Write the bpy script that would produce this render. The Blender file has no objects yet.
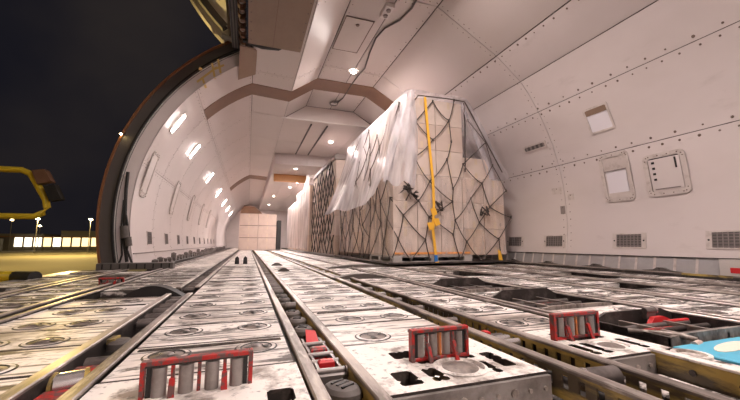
import bpy, math, random
from mathutils import Vector, Matrix
random.seed(7)
scene = bpy.context.scene
COL = scene.collection

# ------------------------------------------------------------------ camera
F_PX, VPX, VPY, CAM_H = 345.0, 248.0, 243.5, 0.34
_fy = Vector(((VPX-370)/F_PX, (VPY-200)/F_PX, 1)).normalized()      # cabin axis in (right, down, forward)
_up = _fy.cross(Vector((1, 0, 0))).normalized()
if _up.y > 0: _up = -_up
_rx = _fy.cross(_up)
if _rx.x < 0: _rx = -_rx
RW = Matrix((_rx, _fy, _up))                                        # camera axes -> world
cam_d = bpy.data.cameras.new('camera'); cam = bpy.data.objects.new('camera', cam_d); COL.objects.link(cam)
cam_d.sensor_width = 36; cam_d.lens = F_PX/740*36; cam_d.clip_start = 0.02; cam_d.clip_end = 2000
_r = RW @ Vector((1, 0, 0)); _u = RW @ Vector((0, -1, 0)); _b = RW @ Vector((0, 0, -1))
cam.matrix_world = Matrix(((_r.x, _u.x, _b.x, 0), (_r.y, _u.y, _b.y, 0), (_r.z, _u.z, _b.z, CAM_H), (0, 0, 0, 1)))
scene.camera = cam

# ------------------------------------------------------------------ sky, exposure, outside flood lights
scene.view_settings.view_transform = 'Standard'
scene.view_settings.look = 'None'
scene.view_settings.gamma = 1.0
scene.view_settings.use_curve_mapping = False
scene.view_settings.exposure = 0.24
w = bpy.data.worlds.new('night_sky'); scene.world = w; w.use_nodes = True
nt = w.node_tree; bg = nt.nodes['Background']
tc = nt.nodes.new('ShaderNodeTexCoord'); nz = nt.nodes.new('ShaderNodeTexNoise'); cr = nt.nodes.new('ShaderNodeValToRGB')
nz.inputs['Scale'].default_value = 2.2; nz.inputs['Detail'].default_value = 4
cr.color_ramp.elements[0].position = 0.35; cr.color_ramp.elements[0].color = (0.0035, 0.0042, 0.0085, 1)
cr.color_ramp.elements[1].position = 0.75; cr.color_ramp.elements[1].color = (0.020, 0.016, 0.015, 1)
nt.links.new(tc.outputs['Generated'], nz.inputs['Vector']); nt.links.new(nz.outputs['Fac'], cr.inputs['Fac'])
nt.links.new(cr.outputs['Color'], bg.inputs['Color']); bg.inputs['Strength'].default_value = 1.0

def lamp(name, kind, loc, power, color, size=0.1, target=None, size_y=None, spot=None):
    l = bpy.data.lights.new(name, kind); l.energy = power; l.color = color
    if kind == 'AREA':
        l.size = size
        if size_y: l.shape = 'RECTANGLE'; l.size_y = size_y
    else: l.shadow_soft_size = size
    if spot: l.spot_size = spot; l.spot_blend = 0.5
    o = bpy.data.objects.new(name, l); COL.objects.link(o); o.location = loc
    if target is not None:
        o.rotation_euler = (Vector(target)-Vector(loc)).to_track_quat('-Z', 'Y').to_euler()
    return o
SODIUM = (1.0, 0.68, 0.22)
lamp('apron_floodlight', 'SPOT', (-30, -6, 16), 4200, (1.0,0.78,0.45), 1.0, (-1, 2.5, 0), spot=0.5)
lamp('apron_mast_light', 'POINT', (-75, 190, 22), 160000, SODIUM, 1.0)
lamp('apron_mast_light', 'POINT', (-60, 95, 20), 30000, SODIUM, 1.0)

# ------------------------------------------------------------------ pixel helpers (directions only; distance from what is touched)
O = Vector((0, 0, CAM_H))
def ray(px, py): return RW @ Vector(((px-370)/F_PX, (py-200)/F_PX, 1))
def ground(px, py, z=0.0):
    d = ray(px, py); return O + d*((z-CAM_H)/d.z)
def atY(px, py, Y):
    d = ray(px, py); return O + d*(Y/d.y)
def cyl(px, py, cx, R, cz=0.755):
    d = ray(px, py); a = d.x**2+d.z**2; b = 2*(-cx*d.x+(CAM_H-cz)*d.z); k = cx**2+(CAM_H-cz)**2-R*R
    return O + d*((-b+math.sqrt(b*b-4*a*k))/(2*a))
CZ = 0.755; LCX, LR = 1.36, 2.93; RCX, RR = 1.42, 3.06
def onL(px, py, off=0.0): return cyl(px, py, LCX, LR-off)
def onR(px, py, off=0.0): return cyl(px, py, RCX, RR-off)

# ------------------------------------------------------------------ materials
M = {}
def mat(name, col, rough=0.5, metal=0.0, layers=(), bump=None, emit=None):
    m = bpy.data.materials.new(name); m.use_nodes = True; M[name] = m
    nt = m.node_tree; b = nt.nodes['Principled BSDF']
    b.inputs['Base Color'].default_value = (*col, 1); b.inputs['Roughness'].default_value = rough; b.inputs['Metallic'].default_value = metal
    if emit:
        b.inputs['Emission Color'].default_value = (*emit[0], 1); b.inputs['Emission Strength'].default_value = emit[1]
    if layers or bump:
        geo = nt.nodes.new('ShaderNodeNewGeometry')
    cur = None
    for (sc, detail, lo, hi, c2, amt) in layers:
        mp = nt.nodes.new('ShaderNodeMapping'); mp.inputs['Scale'].default_value = sc
        mp.inputs['Location'].default_value = (random.uniform(0, 9), random.uniform(0, 9), random.uniform(0, 9))
        n = nt.nodes.new('ShaderNodeTexNoise'); n.inputs['Scale'].default_value = 1; n.inputs['Detail'].default_value = detail; n.inputs['Roughness'].default_value = 0.65
        r = nt.nodes.new('ShaderNodeMapRange'); r.inputs['From Min'].default_value = lo; r.inputs['From Max'].default_value = hi; r.inputs['To Max'].default_value = amt
        mx = nt.nodes.new('ShaderNodeMix'); mx.data_type = 'RGBA'
        nt.links.new(geo.outputs['Position'], mp.inputs['Vector']); nt.links.new(mp.outputs['Vector'], n.inputs['Vector'])
        nt.links.new(n.outputs['Fac'], r.inputs['Value']); nt.links.new(r.outputs['Result'], mx.inputs['Factor'])
        if cur is None: mx.inputs['A'].default_value = (*col, 1)
        else: nt.links.new(cur, mx.inputs['A'])
        mx.inputs['B'].default_value = (*c2, 1)
        cur = mx.outputs['Result']
    if cur: nt.links.new(cur, b.inputs['Base Color'])
    if bump:
        sc, st = bump
        n = nt.nodes.new('ShaderNodeTexNoise'); n.inputs['Scale'].default_value = sc; n.inputs['Detail'].default_value = 5
        bp = nt.nodes.new('ShaderNodeBump'); bp.inputs['Strength'].default_value = st; bp.inputs['Distance'].default_value = 0.01
        nt.links.new(geo.outputs['Position'], n.inputs['Vector']); nt.links.new(n.outputs['Fac'], bp.inputs['Height']); nt.links.new(bp.outputs['Normal'], b.inputs['Normal'])
    return m
mat('lining', (0.64, 0.565, 0.55), 0.42, 0, [((0.7, 0.5, 0.9), 4, 0.45, 0.75, (0.52, 0.45, 0.42), 0.5), ((5, 2, 6), 5, 0.62, 0.8, (0.38, 0.31, 0.28), 0.35)])
mat('ceiling_lining', (0.58, 0.51, 0.485), 0.45, 0, [((0.7, 0.5, 0.9), 4, 0.45, 0.75, (0.50, 0.43, 0.39), 0.5)])
mat('backing', (0.10, 0.08, 0.07), 0.8)
mat('rivet', (0.16, 0.11, 0.09), 0.5, 0.3)
PL = [((1.3, 5, 3), 6, 0.46, 0.66, (0.38, 0.30, 0.25), 0.85), ((3.0, 30, 6), 7, 0.52, 0.61, (0.05, 0.038, 0.03), 0.95), ((9, 14, 12), 7, 0.55, 0.63, (0.06, 0.045, 0.036), 0.9), ((2, 2.5, 3), 5, 0.54, 0.66, (0.10, 0.075, 0.06), 0.8)]
mat('panel', (0.87, 0.81, 0.765), 0.52, 0, PL, bump=(60, 0.2))
mat('panel_dirty', (0.90, 0.84, 0.80), 0.7, 0, [((1.3, 5, 3), 6, 0.46, 0.60, (0.20, 0.155, 0.125), 0.9), ((3.0, 18, 6), 7, 0.49, 0.56, (0.035, 0.027, 0.022), 0.97), ((9, 14, 12), 7, 0.53, 0.60, (0.04, 0.03, 0.025), 0.9)], bump=(60, 0.2))
mat('grime_and_shade', (0.045, 0.035, 0.03), 0.8, 0, [((20, 20, 20), 4, 0.5, 0.7, (0.20, 0.15, 0.12), 0.6)])  # dirt in panel joints; also paints shade onto walls of the openings
mat('panel_white', (0.88, 0.83, 0.78), 0.5, 0, [((8, 8, 8), 6, 0.50, 0.64, (0.20, 0.15, 0.12), 0.9), ((40, 40, 40), 4, 0.56, 0.68, (0.08, 0.06, 0.05), 0.7)])
mat('subfloor', (0.035, 0.028, 0.025), 0.85, 0, [((6, 6, 6), 5, 0.5, 0.7, (0.12, 0.10, 0.085), 0.6)])
mat('rail', (0.46, 0.40, 0.36), 0.4, 0.45, [((12, 2, 8), 6, 0.42, 0.62, (0.09, 0.07, 0.06), 0.85), ((30, 5, 8), 5, 0.56, 0.68, (0.72, 0.64, 0.58), 0.7)])
mat('yellow_web', (0.50, 0.36, 0.10), 0.5, 0.1, [((20, 4, 20), 6, 0.42, 0.58, (0.07, 0.055, 0.045), 0.92)])
mat('dark_steel', (0.06, 0.05, 0.047), 0.45, 0.5, [((10, 10, 10), 5, 0.5, 0.75, (0.26, 0.22, 0.2), 0.6)])
mat('black', (0.018, 0.016, 0.016), 0.55)
mat('rubber', (0.10, 0.085, 0.078), 0.6, 0, [((14, 14, 14), 5, 0.5, 0.75, (0.17, 0.14, 0.125), 0.7)])
mat('roller_metal', (0.21, 0.185, 0.175), 0.35, 0.5, [((14, 14, 14), 4, 0.45, 0.7, (0.08, 0.066, 0.06), 0.7)])
mat('roller_steel', (0.34, 0.31, 0.295), 0.35, 0.35, [((14, 14, 14), 4, 0.48, 0.7, (0.15, 0.125, 0.115), 0.6)])
mat('bright_metal', (0.70, 0.67, 0.66), 0.25, 0.8)
mat('red_paint', (0.46, 0.016, 0.013), 0.4, 0, [((55, 55, 40), 6, 0.46, 0.55, (0.10, 0.075, 0.07), 0.9)])
mat('red_clean', (0.62, 0.025, 0.03), 0.35)
mat('orange_paint', (0.62, 0.19, 0.04), 0.45, 0, [((32, 32, 32), 5, 0.5, 0.66, (0.18, 0.11, 0.08), 0.8)])
mat('cup', (0.27, 0.225, 0.20), 0.5, 0.3, [((25, 25, 25), 4, 0.45, 0.7, (0.06, 0.05, 0.045), 0.8)])
mat('brown_panel', (0.25, 0.165, 0.115), 0.5, 0, [((4, 2, 4), 4, 0.45, 0.75, (0.19, 0.12, 0.08), 0.6)])
mat('brown_band', (0.17, 0.085, 0.048), 0.5, 0, [((4, 4, 4), 4, 0.45, 0.75, (0.12, 0.06, 0.035), 0.6)])
mat('orange_board', (0.50, 0.24, 0.09), 0.5)
mat('frame_dark', (0.14, 0.125, 0.115), 0.5, 0.2, [((5, 5, 5), 5, 0.5, 0.75, (0.15, 0.13, 0.12), 0.6)])
mat('frame_white', (0.62, 0.57, 0.54), 0.4, 0.2)
mat('skin_edge', (0.34, 0.15, 0.07), 0.35, 0.3)
mat('rim_white', (0.80, 0.76, 0.73), 0.4)
mat('cream', (0.60, 0.52, 0.40), 0.4)
mat('grey_metal', (0.42, 0.40, 0.40), 0.38, 0.35, [((4, 4, 4), 5, 0.45, 0.7, (0.30, 0.28, 0.28), 0.6)])
mat('edge_metal', (0.30, 0.27, 0.255), 0.4, 0.3, [((9, 9, 9), 6, 0.45, 0.65, (0.12, 0.10, 0.09), 0.8)])
mat('grey_plastic', (0.40, 0.37, 0.35), 0.5)
mat('vent_dark', (0.10, 0.085, 0.08), 0.6)
mat('slat_grey', (0.26, 0.22, 0.21), 0.5, 0.2)
mat('frame_pale', (0.60, 0.53, 0.50), 0.4, 0.15, [((14, 14, 14), 4, 0.5, 0.72, (0.34, 0.27, 0.24), 0.6)])
mat('recess_pale', (0.72, 0.68, 0.72), 0.35)
mat('carton', (0.56, 0.42, 0.33), 0.6, 0, [((3, 3, 3), 4, 0.45, 0.75, (0.66, 0.56, 0.50), 0.7)])
mat('carton_pale', (0.64, 0.53, 0.47), 0.55, 0, [((3, 3, 3), 4, 0.45, 0.75, (0.50, 0.40, 0.34), 0.7)])
mat('carton_pink', (0.58, 0.46, 0.40), 0.5, 0, [((3, 3, 3), 4, 0.45, 0.75, (0.46, 0.35, 0.29), 0.7)])
mat('tape', (0.62, 0.50, 0.38), 0.3)
mat('net_rope', (0.060, 0.045, 0.04), 0.8)
mat('strap_yellow', (0.85, 0.46, 0.04), 0.5)
mat('tape_orange', (0.80, 0.33, 0.08), 0.5)
mat('blue', (0.02, 0.16, 0.50), 0.4)
mat('board_blue', (0.09, 0.46, 0.66), 0.4, 0, [((10, 10, 10), 4, 0.55, 0.75, (0.07, 0.30, 0.44), 0.6)])
mat('board_white', (0.80, 0.74, 0.62), 0.5)
mat('safety_yellow', (0.72, 0.52, 0.03), 0.4)
mat('graffiti_yellow', (0.62, 0.43, 0.14), 0.6)
mat('asphalt', (0.20, 0.185, 0.13), 0.85, 0, [((0.05, 0.05, 0.05), 5, 0.4, 0.7, (0.18, 0.165, 0.14), 0.7)])
mat('building', (0.10, 0.095, 0.10), 0.7)
mat('lamp_glow', (1, 1, 1), 0.5, 0, emit=((1.0, 0.90, 0.82), 9))
mat('spot_glow', (1, 1, 1), 0.5, 0, emit=((1.0, 0.90, 0.80), 40))
mat('bay_glow', (1, 1, 1), 0.5, 0, emit=((1.0, 0.74, 0.36), 1.6))
mat('bay_glow_white', (1, 1, 1), 0.5, 0, emit=((1.0, 0.86, 0.62), 2.4))
mat('street_glow', (1, 1, 1), 0.5, 0, emit=((1.0, 0.75, 0.35), 25))
def film(name, dens, tint, rough=0.22):
    m = bpy.data.materials.new(name); m.use_nodes = True; M[name] = m
    nt = m.node_tree; nt.nodes.clear()
    out = nt.nodes.new('ShaderNodeOutputMaterial'); p = nt.nodes.new('ShaderNodeBsdfPrincipled'); t = nt.nodes.new('ShaderNodeBsdfTransparent')
    tl = nt.nodes.new('ShaderNodeBsdfTranslucent'); mx0 = nt.nodes.new('ShaderNodeMixShader'); mx0.inputs[0].default_value = 0.3
    mx = nt.nodes.new('ShaderNodeMixShader'); geo = nt.nodes.new('ShaderNodeNewGeometry'); mp = nt.nodes.new('ShaderNodeMapping'); n = nt.nodes.new('ShaderNodeTexNoise'); r = nt.nodes.new('ShaderNodeMapRange')
    p.inputs['Base Color'].default_value = (*tint, 1); p.inputs['Roughness'].default_value = rough; tl.inputs['Color'].default_value = (*tint, 1)
    mp.inputs['Scale'].default_value = (4, 4, 0.9); n.inputs['Scale'].default_value = 1; n.inputs['Detail'].default_value = 3; n.inputs['Distortion'].default_value = 0.8
    r.inputs['From Min'].default_value = 0.35; r.inputs['From Max'].default_value = 0.7; r.inputs['To Min'].default_value = dens-0.22; r.inputs['To Max'].default_value = dens+0.22
    bp = nt.nodes.new('ShaderNodeBump'); bp.inputs['Strength'].default_value = 0.6; bp.inputs['Distance'].default_value = 0.05
    L = nt.links.new
    L(geo.outputs['Position'], mp.inputs['Vector']); L(mp.outputs['Vector'], n.inputs['Vector']); L(n.outputs['Fac'], r.inputs['Value']); L(r.outputs['Result'], mx.inputs[0])
    L(n.outputs['Fac'], bp.inputs['Height']); L(bp.outputs['Normal'], p.inputs['Normal'])
    L(p.outputs[0], mx0.inputs[1]); L(tl.outputs[0], mx0.inputs[2]); L(t.outputs[0], mx.inputs[1]); L(mx0.outputs[0], mx.inputs[2]); L(mx.outputs[0], out.inputs[0])
film('film', 0.50, (0.88, 0.85, 0.90), 0.30); film('film_thin', 0.24, (0.80, 0.72, 0.70), 0.3); film('film_dense', 0.58, (0.80, 0.74, 0.75), 0.4)

# ------------------------------------------------------------------ mesh helpers
class MB:
    def __init__(s): s.v = []; s.f = []; s.m = []; s.sm = []
    def add(s, vs, fs, mi=0, smooth=False):
        b = len(s.v); s.v += [tuple(v) for v in vs]
        for f in fs: s.f.append([b+i for i in f]); s.m.append(mi); s.sm.append(smooth)
        return s
    def box(s, x0, x1, y0, y1, z0, z1, mi=0, ch=0.0, cm=None):
        if ch <= 0:
            vs = [(x, y, z) for z in (z0, z1) for y in (y0, y1) for x in (x0, x1)]
            return s.add(vs, [(0, 2, 3, 1), (4, 5, 7, 6), (0, 1, 5, 4), (2, 6, 7, 3), (0, 4, 6, 2), (1, 3, 7, 5)], mi)
        vs = [(x0, y0, z0), (x1, y0, z0), (x1, y1, z0), (x0, y1, z0), (x0, y0, z1-ch), (x1, y0, z1-ch), (x1, y1, z1-ch), (x0, y1, z1-ch),
              (x0+ch, y0+ch, z1), (x1-ch, y0+ch, z1), (x1-ch, y1-ch, z1), (x0+ch, y1-ch, z1)]
        fs = [(3, 2, 1, 0), (8, 9, 10, 11)]
        for i in range(4):
            j = (i+1) % 4; fs += [(i, j, 4+j, 4+i), (4+i, 4+j, 8+j, 8+i)]
        b = len(s.m); s.add(vs, fs, mi)
        if cm is not None:
            for q in (3, 5, 7, 9): s.m[b+q] = cm
        return s
    def tube(s, pts, r, n=6, mi=0, smooth=True, closed=False):
        pts = [Vector(p) for p in pts]; k = len(pts); vs = []
        rr = r if isinstance(r, (list, tuple)) else [r]*k
        for i, p in enumerate(pts):
            if closed: d = pts[(i+1) % k]-pts[i-1]
            else: d = pts[min(i+1, k-1)]-pts[max(i-1, 0)]
            d = d.normalized() if d.length > 1e-9 else Vector((0, 0, 1))
            a = Vector((0, 0, 1)) if abs(d.z) < 0.9 else Vector((1, 0, 0))
            u = d.cross(a).normalized(); v = d.cross(u)
            for q in range(n):
                t = 2*math.pi*q/n; vs.append(p+u*math.cos(t)*rr[i]+v*math.sin(t)*rr[i])
        fs = []
        for i in range(k if closed else k-1):
            a = i*n; b = ((i+1) % k)*n
            for q in range(n): fs.append((a+q, a+(q+1) % n, b+(q+1) % n, b+q))
        s.add(vs, fs, mi, smooth)
        if not closed:
            c0 = [vs[q] for q in range(n)]; c1 = [vs[(k-1)*n+q] for q in range(n)]
            s.add(c0, [tuple(reversed(range(n)))], mi); s.add(c1, [tuple(range(n))], mi)
        return s
    def lathe(s, prof, n=20, c=(0, 0, 0), mis=None, smooth=True):
        # profile (r, z) about a vertical axis
        for i in range(len(prof)-1):
            (r0, z0), (r1, z1) = prof[i], prof[i+1]; vs = []; fs = []
            for q in range(n):
                t = 2*math.pi*q/n; vs += [(c[0]+r0*math.cos(t), c[1]+r0*math.sin(t), c[2]+z0), (c[0]+r1*math.cos(t), c[1]+r1*math.sin(t), c[2]+z1)]
            for q in range(n):
                a = 2*q; b = 2*((q+1) % n); fs.append((a, b, b+1, a+1))
            s.add(vs, fs, mis[i] if mis else 0, smooth)
        return s
    def prism(s, poly, d, mi=0):
        # poly: list of 3d points (planar), extruded by vector d
        poly = [Vector(p) for p in poly]; d = Vector(d); n = len(poly)
        vs = poly+[p+d for p in poly]
        fs = [tuple(reversed(range(n))), tuple(range(n, 2*n))]+[(i, (i+1) % n, n+(i+1) % n, n+i) for i in range(n)]
        return s.add(vs, fs, mi)
    def shell(s, A, B, mi=0, smooth=True, back=None):
        # A, B rows of points -> quad strip
        n = len(A); return s.add(list(A)+list(B), [(i, i+1, n+i+1, n+i) for i in range(n-1)], mi, smooth)
    def mesh(s, name, mats, off=(0, 0, 0)):
        me = bpy.data.meshes.new(name)
        me.from_pydata([(v[0]-off[0], v[1]-off[1], v[2]-off[2]) for v in s.v], [], s.f)
        for m in (mats if isinstance(mats, (list, tuple)) else [mats]): me.materials.append(M[m])
        me.polygons.foreach_set('material_index', s.m); me.polygons.foreach_set('use_smooth', s.sm)
        me.update(); return me
WL = {}
WALLR = {}
def link(name, data, parent=None, loc=(0, 0, 0)):
    o = bpy.data.objects.new(name, data); COL.objects.link(o); o.parent = parent; o.location = loc
    WL[o.name] = Vector(loc)+(WL[parent.name] if parent else Vector((0, 0, 0)))
    return o
def tag(o, label=None, cat=None, group=None, kind=None):
    if label: o['label'] = label
    if cat: o['category'] = cat
    if group: o['group'] = group
    if kind: o['kind'] = kind
    return o
def root(name, loc, label=None, cat=None, group=None, kind=None):
    return tag(link(name, None, None, loc), label, cat, group, kind)
def part(name, mb, mats, parent, local=False):
    # mb in world coordinates unless local
    off = (0, 0, 0) if local else WL[parent.name]
    if local and parent.name in WALLR:                               # bend onto the curved lining
        k = 0.5/WALLR[parent.name]; mb.v = [(v[0], v[1]+k*v[2]*v[2], v[2]) for v in mb.v]
    return link(name, mb.mesh(name, mats, off), parent)
def solo(name, mb, mats, label=None, cat=None, group=None, kind=None, origin=None):
    if origin is None:
        xs = [v[0] for v in mb.v]; ys = [v[1] for v in mb.v]; zs = [v[2] for v in mb.v]
        origin = ((min(xs)+max(xs))/2, (min(ys)+max(ys))/2, min(zs))
    return tag(link(name, mb.mesh(name, mats, origin), None, origin), label, cat, group, kind)
def wall_root(side, y, z, name, label, cat, group=None, off=0.0):
    # frame on the curved lining: local x along the cabin, local y into the cabin, local z up the wall
    cx, R = (LCX, LR) if side == 'L' else (RCX, RR)
    dz = z-CZ; dx = math.sqrt(R*R-dz*dz)*(-1 if side == 'L' else 1)
    n = Vector((-dx, 0, -dz)).normalized(); p = Vector((cx+dx, y, z))+n*off
    t = Vector((0, 1, 0)).cross(n); t = t if t.z > 0 else -t
    x = Vector((0, 1, 0)) if side == 'L' else Vector((0, -1, 0))       # local x runs to the viewer's right
    if (x.cross(n)-t).length > 1: x = -x
    o = bpy.data.objects.new(name, None); COL.objects.link(o); WL[o.name] = Vector((0, 0, 0)); WALLR[o.name] = R
    o.matrix_world = Matrix(((x.x, n.x, t.x, p.x), (x.y, n.y, t.y, p.y), (x.z, n.z, t.z, p.z), (0, 0, 0, 1)))
    return tag(o, label, cat, group)
ORD = ['nearest', 'second', 'third', 'fourth', 'fifth', 'sixth', 'seventh', 'eighth', 'ninth', 'tenth', 'eleventh', 'twelfth', 'thirteenth']

# ================================================================== LARGE STRUCTURE
YB, YF = -4.0, 28.0
def arc(cx, R, z0, z1, side, n):
    s = -1 if side == 'L' else 1; out = []
    a0 = math.asin((z0-CZ)/R); a1 = math.asin((z1-CZ)/R)
    for i in range(n+1):
        a = a0+(a1-a0)*i/n; out.append((cx+s*R*math.cos(a), CZ+R*math.sin(a)))
    return out
def lining_panel(parent, prof, y0, y1, material='lining', t=0.014, gap=0.004, inset=0.003, name='lining_panel', side=None):
    # thin curved panel: front face, edges turned back
    c = Vector((1.4, 0.9)); P = [Vector(p) for p in prof]
    d0 = (P[1]-P[0]).normalized(); d1 = (P[-1]-P[-2]).normalized()
    P[0] = P[0]+d0*inset; P[-1] = P[-1]-d1*inset
    outw = []
    for i in range(len(P)):
        d = (P[min(i+1, len(P)-1)]-P[max(i-1, 0)]).normalized(); n = Vector((-d.y, d.x))
        if n.dot(P[i]-c) < 0: n = -n
        outw.append(n)
    A = [(p.x, y0+gap, p.y) for p in P]; B = [(p.x, y1-gap, p.y) for p in P]
    A2 = [(p.x+n.x*t, y0+gap, p.y+n.y*t) for p, n in zip(P, outw)]; B2 = [(p.x+n.x*t, y1-gap, p.y+n.y*t) for p, n in zip(P, outw)]
    mb = MB(); mb.shell(A, B); mb.shell(B2, A2); mb.shell(A2, A, smooth=False); mb.shell(B, B2, smooth=False)
    mb.add([A[0], B[0], B2[0], A2[0]], [(0, 1, 2, 3)]); mb.add([A[-1], B[-1], B2[-1], A2[-1]], [(0, 1, 2, 3)])
    return part(name, mb, material, parent)
def backing(name, prof, y0, y1, t=0.03):
    mb = MB(); c = Vector((1.4, 0.9)); P = []
    for p in prof:
        v = Vector(p); P.append(v+(v-c).normalized()*t)
    mb.shell([(p.x, y0, p.y) for p in P], [(p.x, y1, p.y) for p in P])
    P2 = [p+(p-c).normalized()*0.05 for p in P]
    mb.shell([(p.x, y0, p.y) for p in P2], [(p.x, y1, p.y) for p in P2])
    o = link(name, mb.mesh(name, 'backing')); return tag(o, kind='structure')

S1 = (-0.84, 2.69); BEND = (-0.05, 3.32); DIP = (0.68, 3.27); CL = (1.18, 3.62); CR = (2.36, 3.62); R1 = (3.33, 3.07); FAC = (3.688, 2.75)
LZ = math.asin((S1[1]-CZ)/LR)
left_low = arc(LCX, LR, 0.0, 1.50, 'L', 8); left_mid = arc(LCX, LR, 1.50, 2.69, 'L', 7); left_top = arc(LCX, LR, 2.69, 3.33, 'L', 6)
left_top[-1] = BEND
right_a = arc(RCX, RR, 0.19, 1.51, 'R', 8); right_b = arc(RCX, RR, 1.51, 2.31, 'R', 5); right_c = arc(RCX, RR, 2.31, 2.74, 'R', 4); right_d = [right_c[-1], R1]
right_a[0] = (right_a[0][0], 0.0+0.19)

wall_left = backing('wall_left', left_low+left_mid[1:]+left_top[1:], 5.66, YF)
wall_left['label'] = 'curved pale lined cabin wall beyond the open cargo door'
wl2 = MB()
Yl = [5.66, 6.90, 8.3, 9.7, 11.1, 12.5, 13.9, 16.2, 18.0, 20.0, 22.5, 25.0, YF]
for i in range(len(Yl)-1):
    for pr in (left_low, left_mid, left_top): lining_panel(wall_left, pr, Yl[i], Yl[i+1])
Yl2 = [YB, -1.0, 2.1]
wall_rear = backing('wall_left_rear', left_low+left_mid[1:]+left_top[1:], YB, 2.1)
for i in range(2):
    for pr in (left_low, left_mid, left_top): lining_panel(wall_rear, pr, Yl2[i], Yl2[i+1])
wall_right = backing('wall_right', arc(RCX, RR, 0.0, 0.19, 'R', 2)+right_a[1:]+right_b[1:]+right_c[1:]+[R1], YB, YF)
wall_right['label'] = 'curved pale lined cabin wall behind the netted cargo'
Yr = [YB, -1.2, 1.35, 3.88, 6.4, 8.9, 11.5, 14, 17, 20, 24, YF]
for i in range(len(Yr)-1):
    for pr in (right_a, right_b, right_c, right_d): lining_panel(wall_right, pr, Yr[i], Yr[i+1], inset=0.008 if pr is right_d else 0.004)
ceil_prof = [BEND, DIP, CL, CR, R1]
ceiling = backing('ceiling', ceil_prof, YB, YF)
Yc = [YB, -1.0, 1.5, 3.88, 6.0, 8.0]
for i in range(len(Yc)-1):
    for k, pr in enumerate(([BEND, DIP], [DIP, CL], [CL, (1.77, 3.62)], [(1.77, 3.62), CR], [CR, R1])):
        lining_panel(ceiling, pr, Yc[i], Yc[i+1], 'ceiling_lining', inset=0.009, gap=0.006)
ZL = 3.26
Yc2 = [8.0, 9.9, 11.9, 14.3, 17, 20, 24, YF]
for i in range(len(Yc2)-1):
    for pr in ([BEND, DIP], [DIP, (1.35, ZL)], [(1.35, ZL), (1.75, ZL)], [(1.75, ZL), (2.6, ZL)], [(2.6, ZL), (2.95, ZL)], [(2.95, ZL), R1]):
        lining_panel(ceiling, pr, Yc2[i], Yc2[i+1], 'ceiling_lining', gap=0.006)
hd = MB(); hd.prism([(DIP[0], 7.99, 3.255), (CL[0], 7.99, 3.61), (CR[0], 7.99, 3.61), (2.95, 7.99, 3.255)], (0, 0.02, 0)); part('header_panel', hd, 'ceiling_lining', ceiling)
hd = MB(); hd.box(0.62, 3.0, 7.93, 7.99, 3.235, 3.262); part('header_lip', hd, 'frame_white', ceiling)
# end bulkheads
bh = MB(); bh.box(-1.6, 4.5, YF, YF+0.05, 0, 3.9); tag(link('wall_front', bh.mesh('wall_front', 'lining')), kind='structure')
bh = MB(); bh.box(-1.7, 4.6, YB-0.05, YB, -0.1, 3.95); tag(link('wall_back', bh.mesh('wall_back', 'lining')), kind='structure')
# rivets and screw heads along the seams
def rivet_line(mb, pts, step, r=0.008):
    tot = 0; pts = [Vector(p) for p in pts]; c = Vector((1.4, 0, 0.9)); acc = 0.0
    for a, b in zip(pts[:-1], pts[1:]):
        L = (b-a).length; t = acc
        while t < L:
            p = a.lerp(b, t/L); n = Vector((c.x-p.x, 0, c.z-p.z)).normalized(); u = Vector((0, 1, 0)); v = n.cross(u); rr = r*random.uniform(0.7, 1.25)
            ring = [p+n*0.001+(u*math.cos(q*math.pi/3)+v*math.sin(q*math.pi/3))*rr for q in range(6)]
            mb.add(ring+[p+n*0.006], [(q, (q+1) % 6, 6) for q in range(6)])
            t += step*random.uniform(0.85, 1.15)
        acc = t-L
def prof_line(prof, y): return [(x, y, z) for x, z in prof]
rv = MB()
for (x, z) in (right_a[-1], right_b[-1], R1):
    for o in (-0.05, 0.05):
        n = Vector((RCX-x, 0, CZ-z)).normalized(); t = n.cross(Vector((0, 1, 0)))
        q = Vector((x, 0, z))+t*o+n*0.002
        rivet_line(rv, [(q.x, 1.0, q.z), (q.x, 9, q.z)], 0.16 if o > 0 else 0.22, 0.014)
for y in (3.82, 3.94): rivet_line(rv, prof_line(right_a+right_b[1:]+right_c[1:]+[R1, CR], y), 0.10, 0.008)
tag(part('rivets', rv, 'rivet', wall_right), kind='stuff')
rv = MB()
for (x, z) in (left_low[-1], left_mid[-1], BEND):
    for o in (-0.04, 0.04):
        n = Vector((LCX-x, 0, CZ-z)).normalized(); t = n.cross(Vector((0, 1, 0))); q = Vector((x, 0, z))+t*o+n*0.002
        rivet_line(rv, [(q.x, 5.7, q.z), (q.x, 16, q.z)], 0.15, 0.009)
for y in Yl[1:7]:
    for o in (-0.05, 0.05): rivet_line(rv, prof_line(left_low+left_mid[1:]+left_top[1:], y+o), 0.15, 0.008)
tag(part('rivets', rv, 'rivet', wall_left), kind='stuff')
rv = MB()
for y in (3.82, 3.94, 5.94, 6.06): rivet_line(rv, [(p[0], y, p[1]-0.002) for p in ceil_prof[:4]], 0.11, 0.009)
for (x, z) in (CR, CL): 
    for o in (-0.05, 0.05): rivet_line(rv, [(x+o, 3.0, z-0.004-abs(0)), (x+o, 8, z-0.004)], 0.2, 0.01)
tag(part('rivets', rv, 'rivet', ceiling), kind='stuff')

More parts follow.
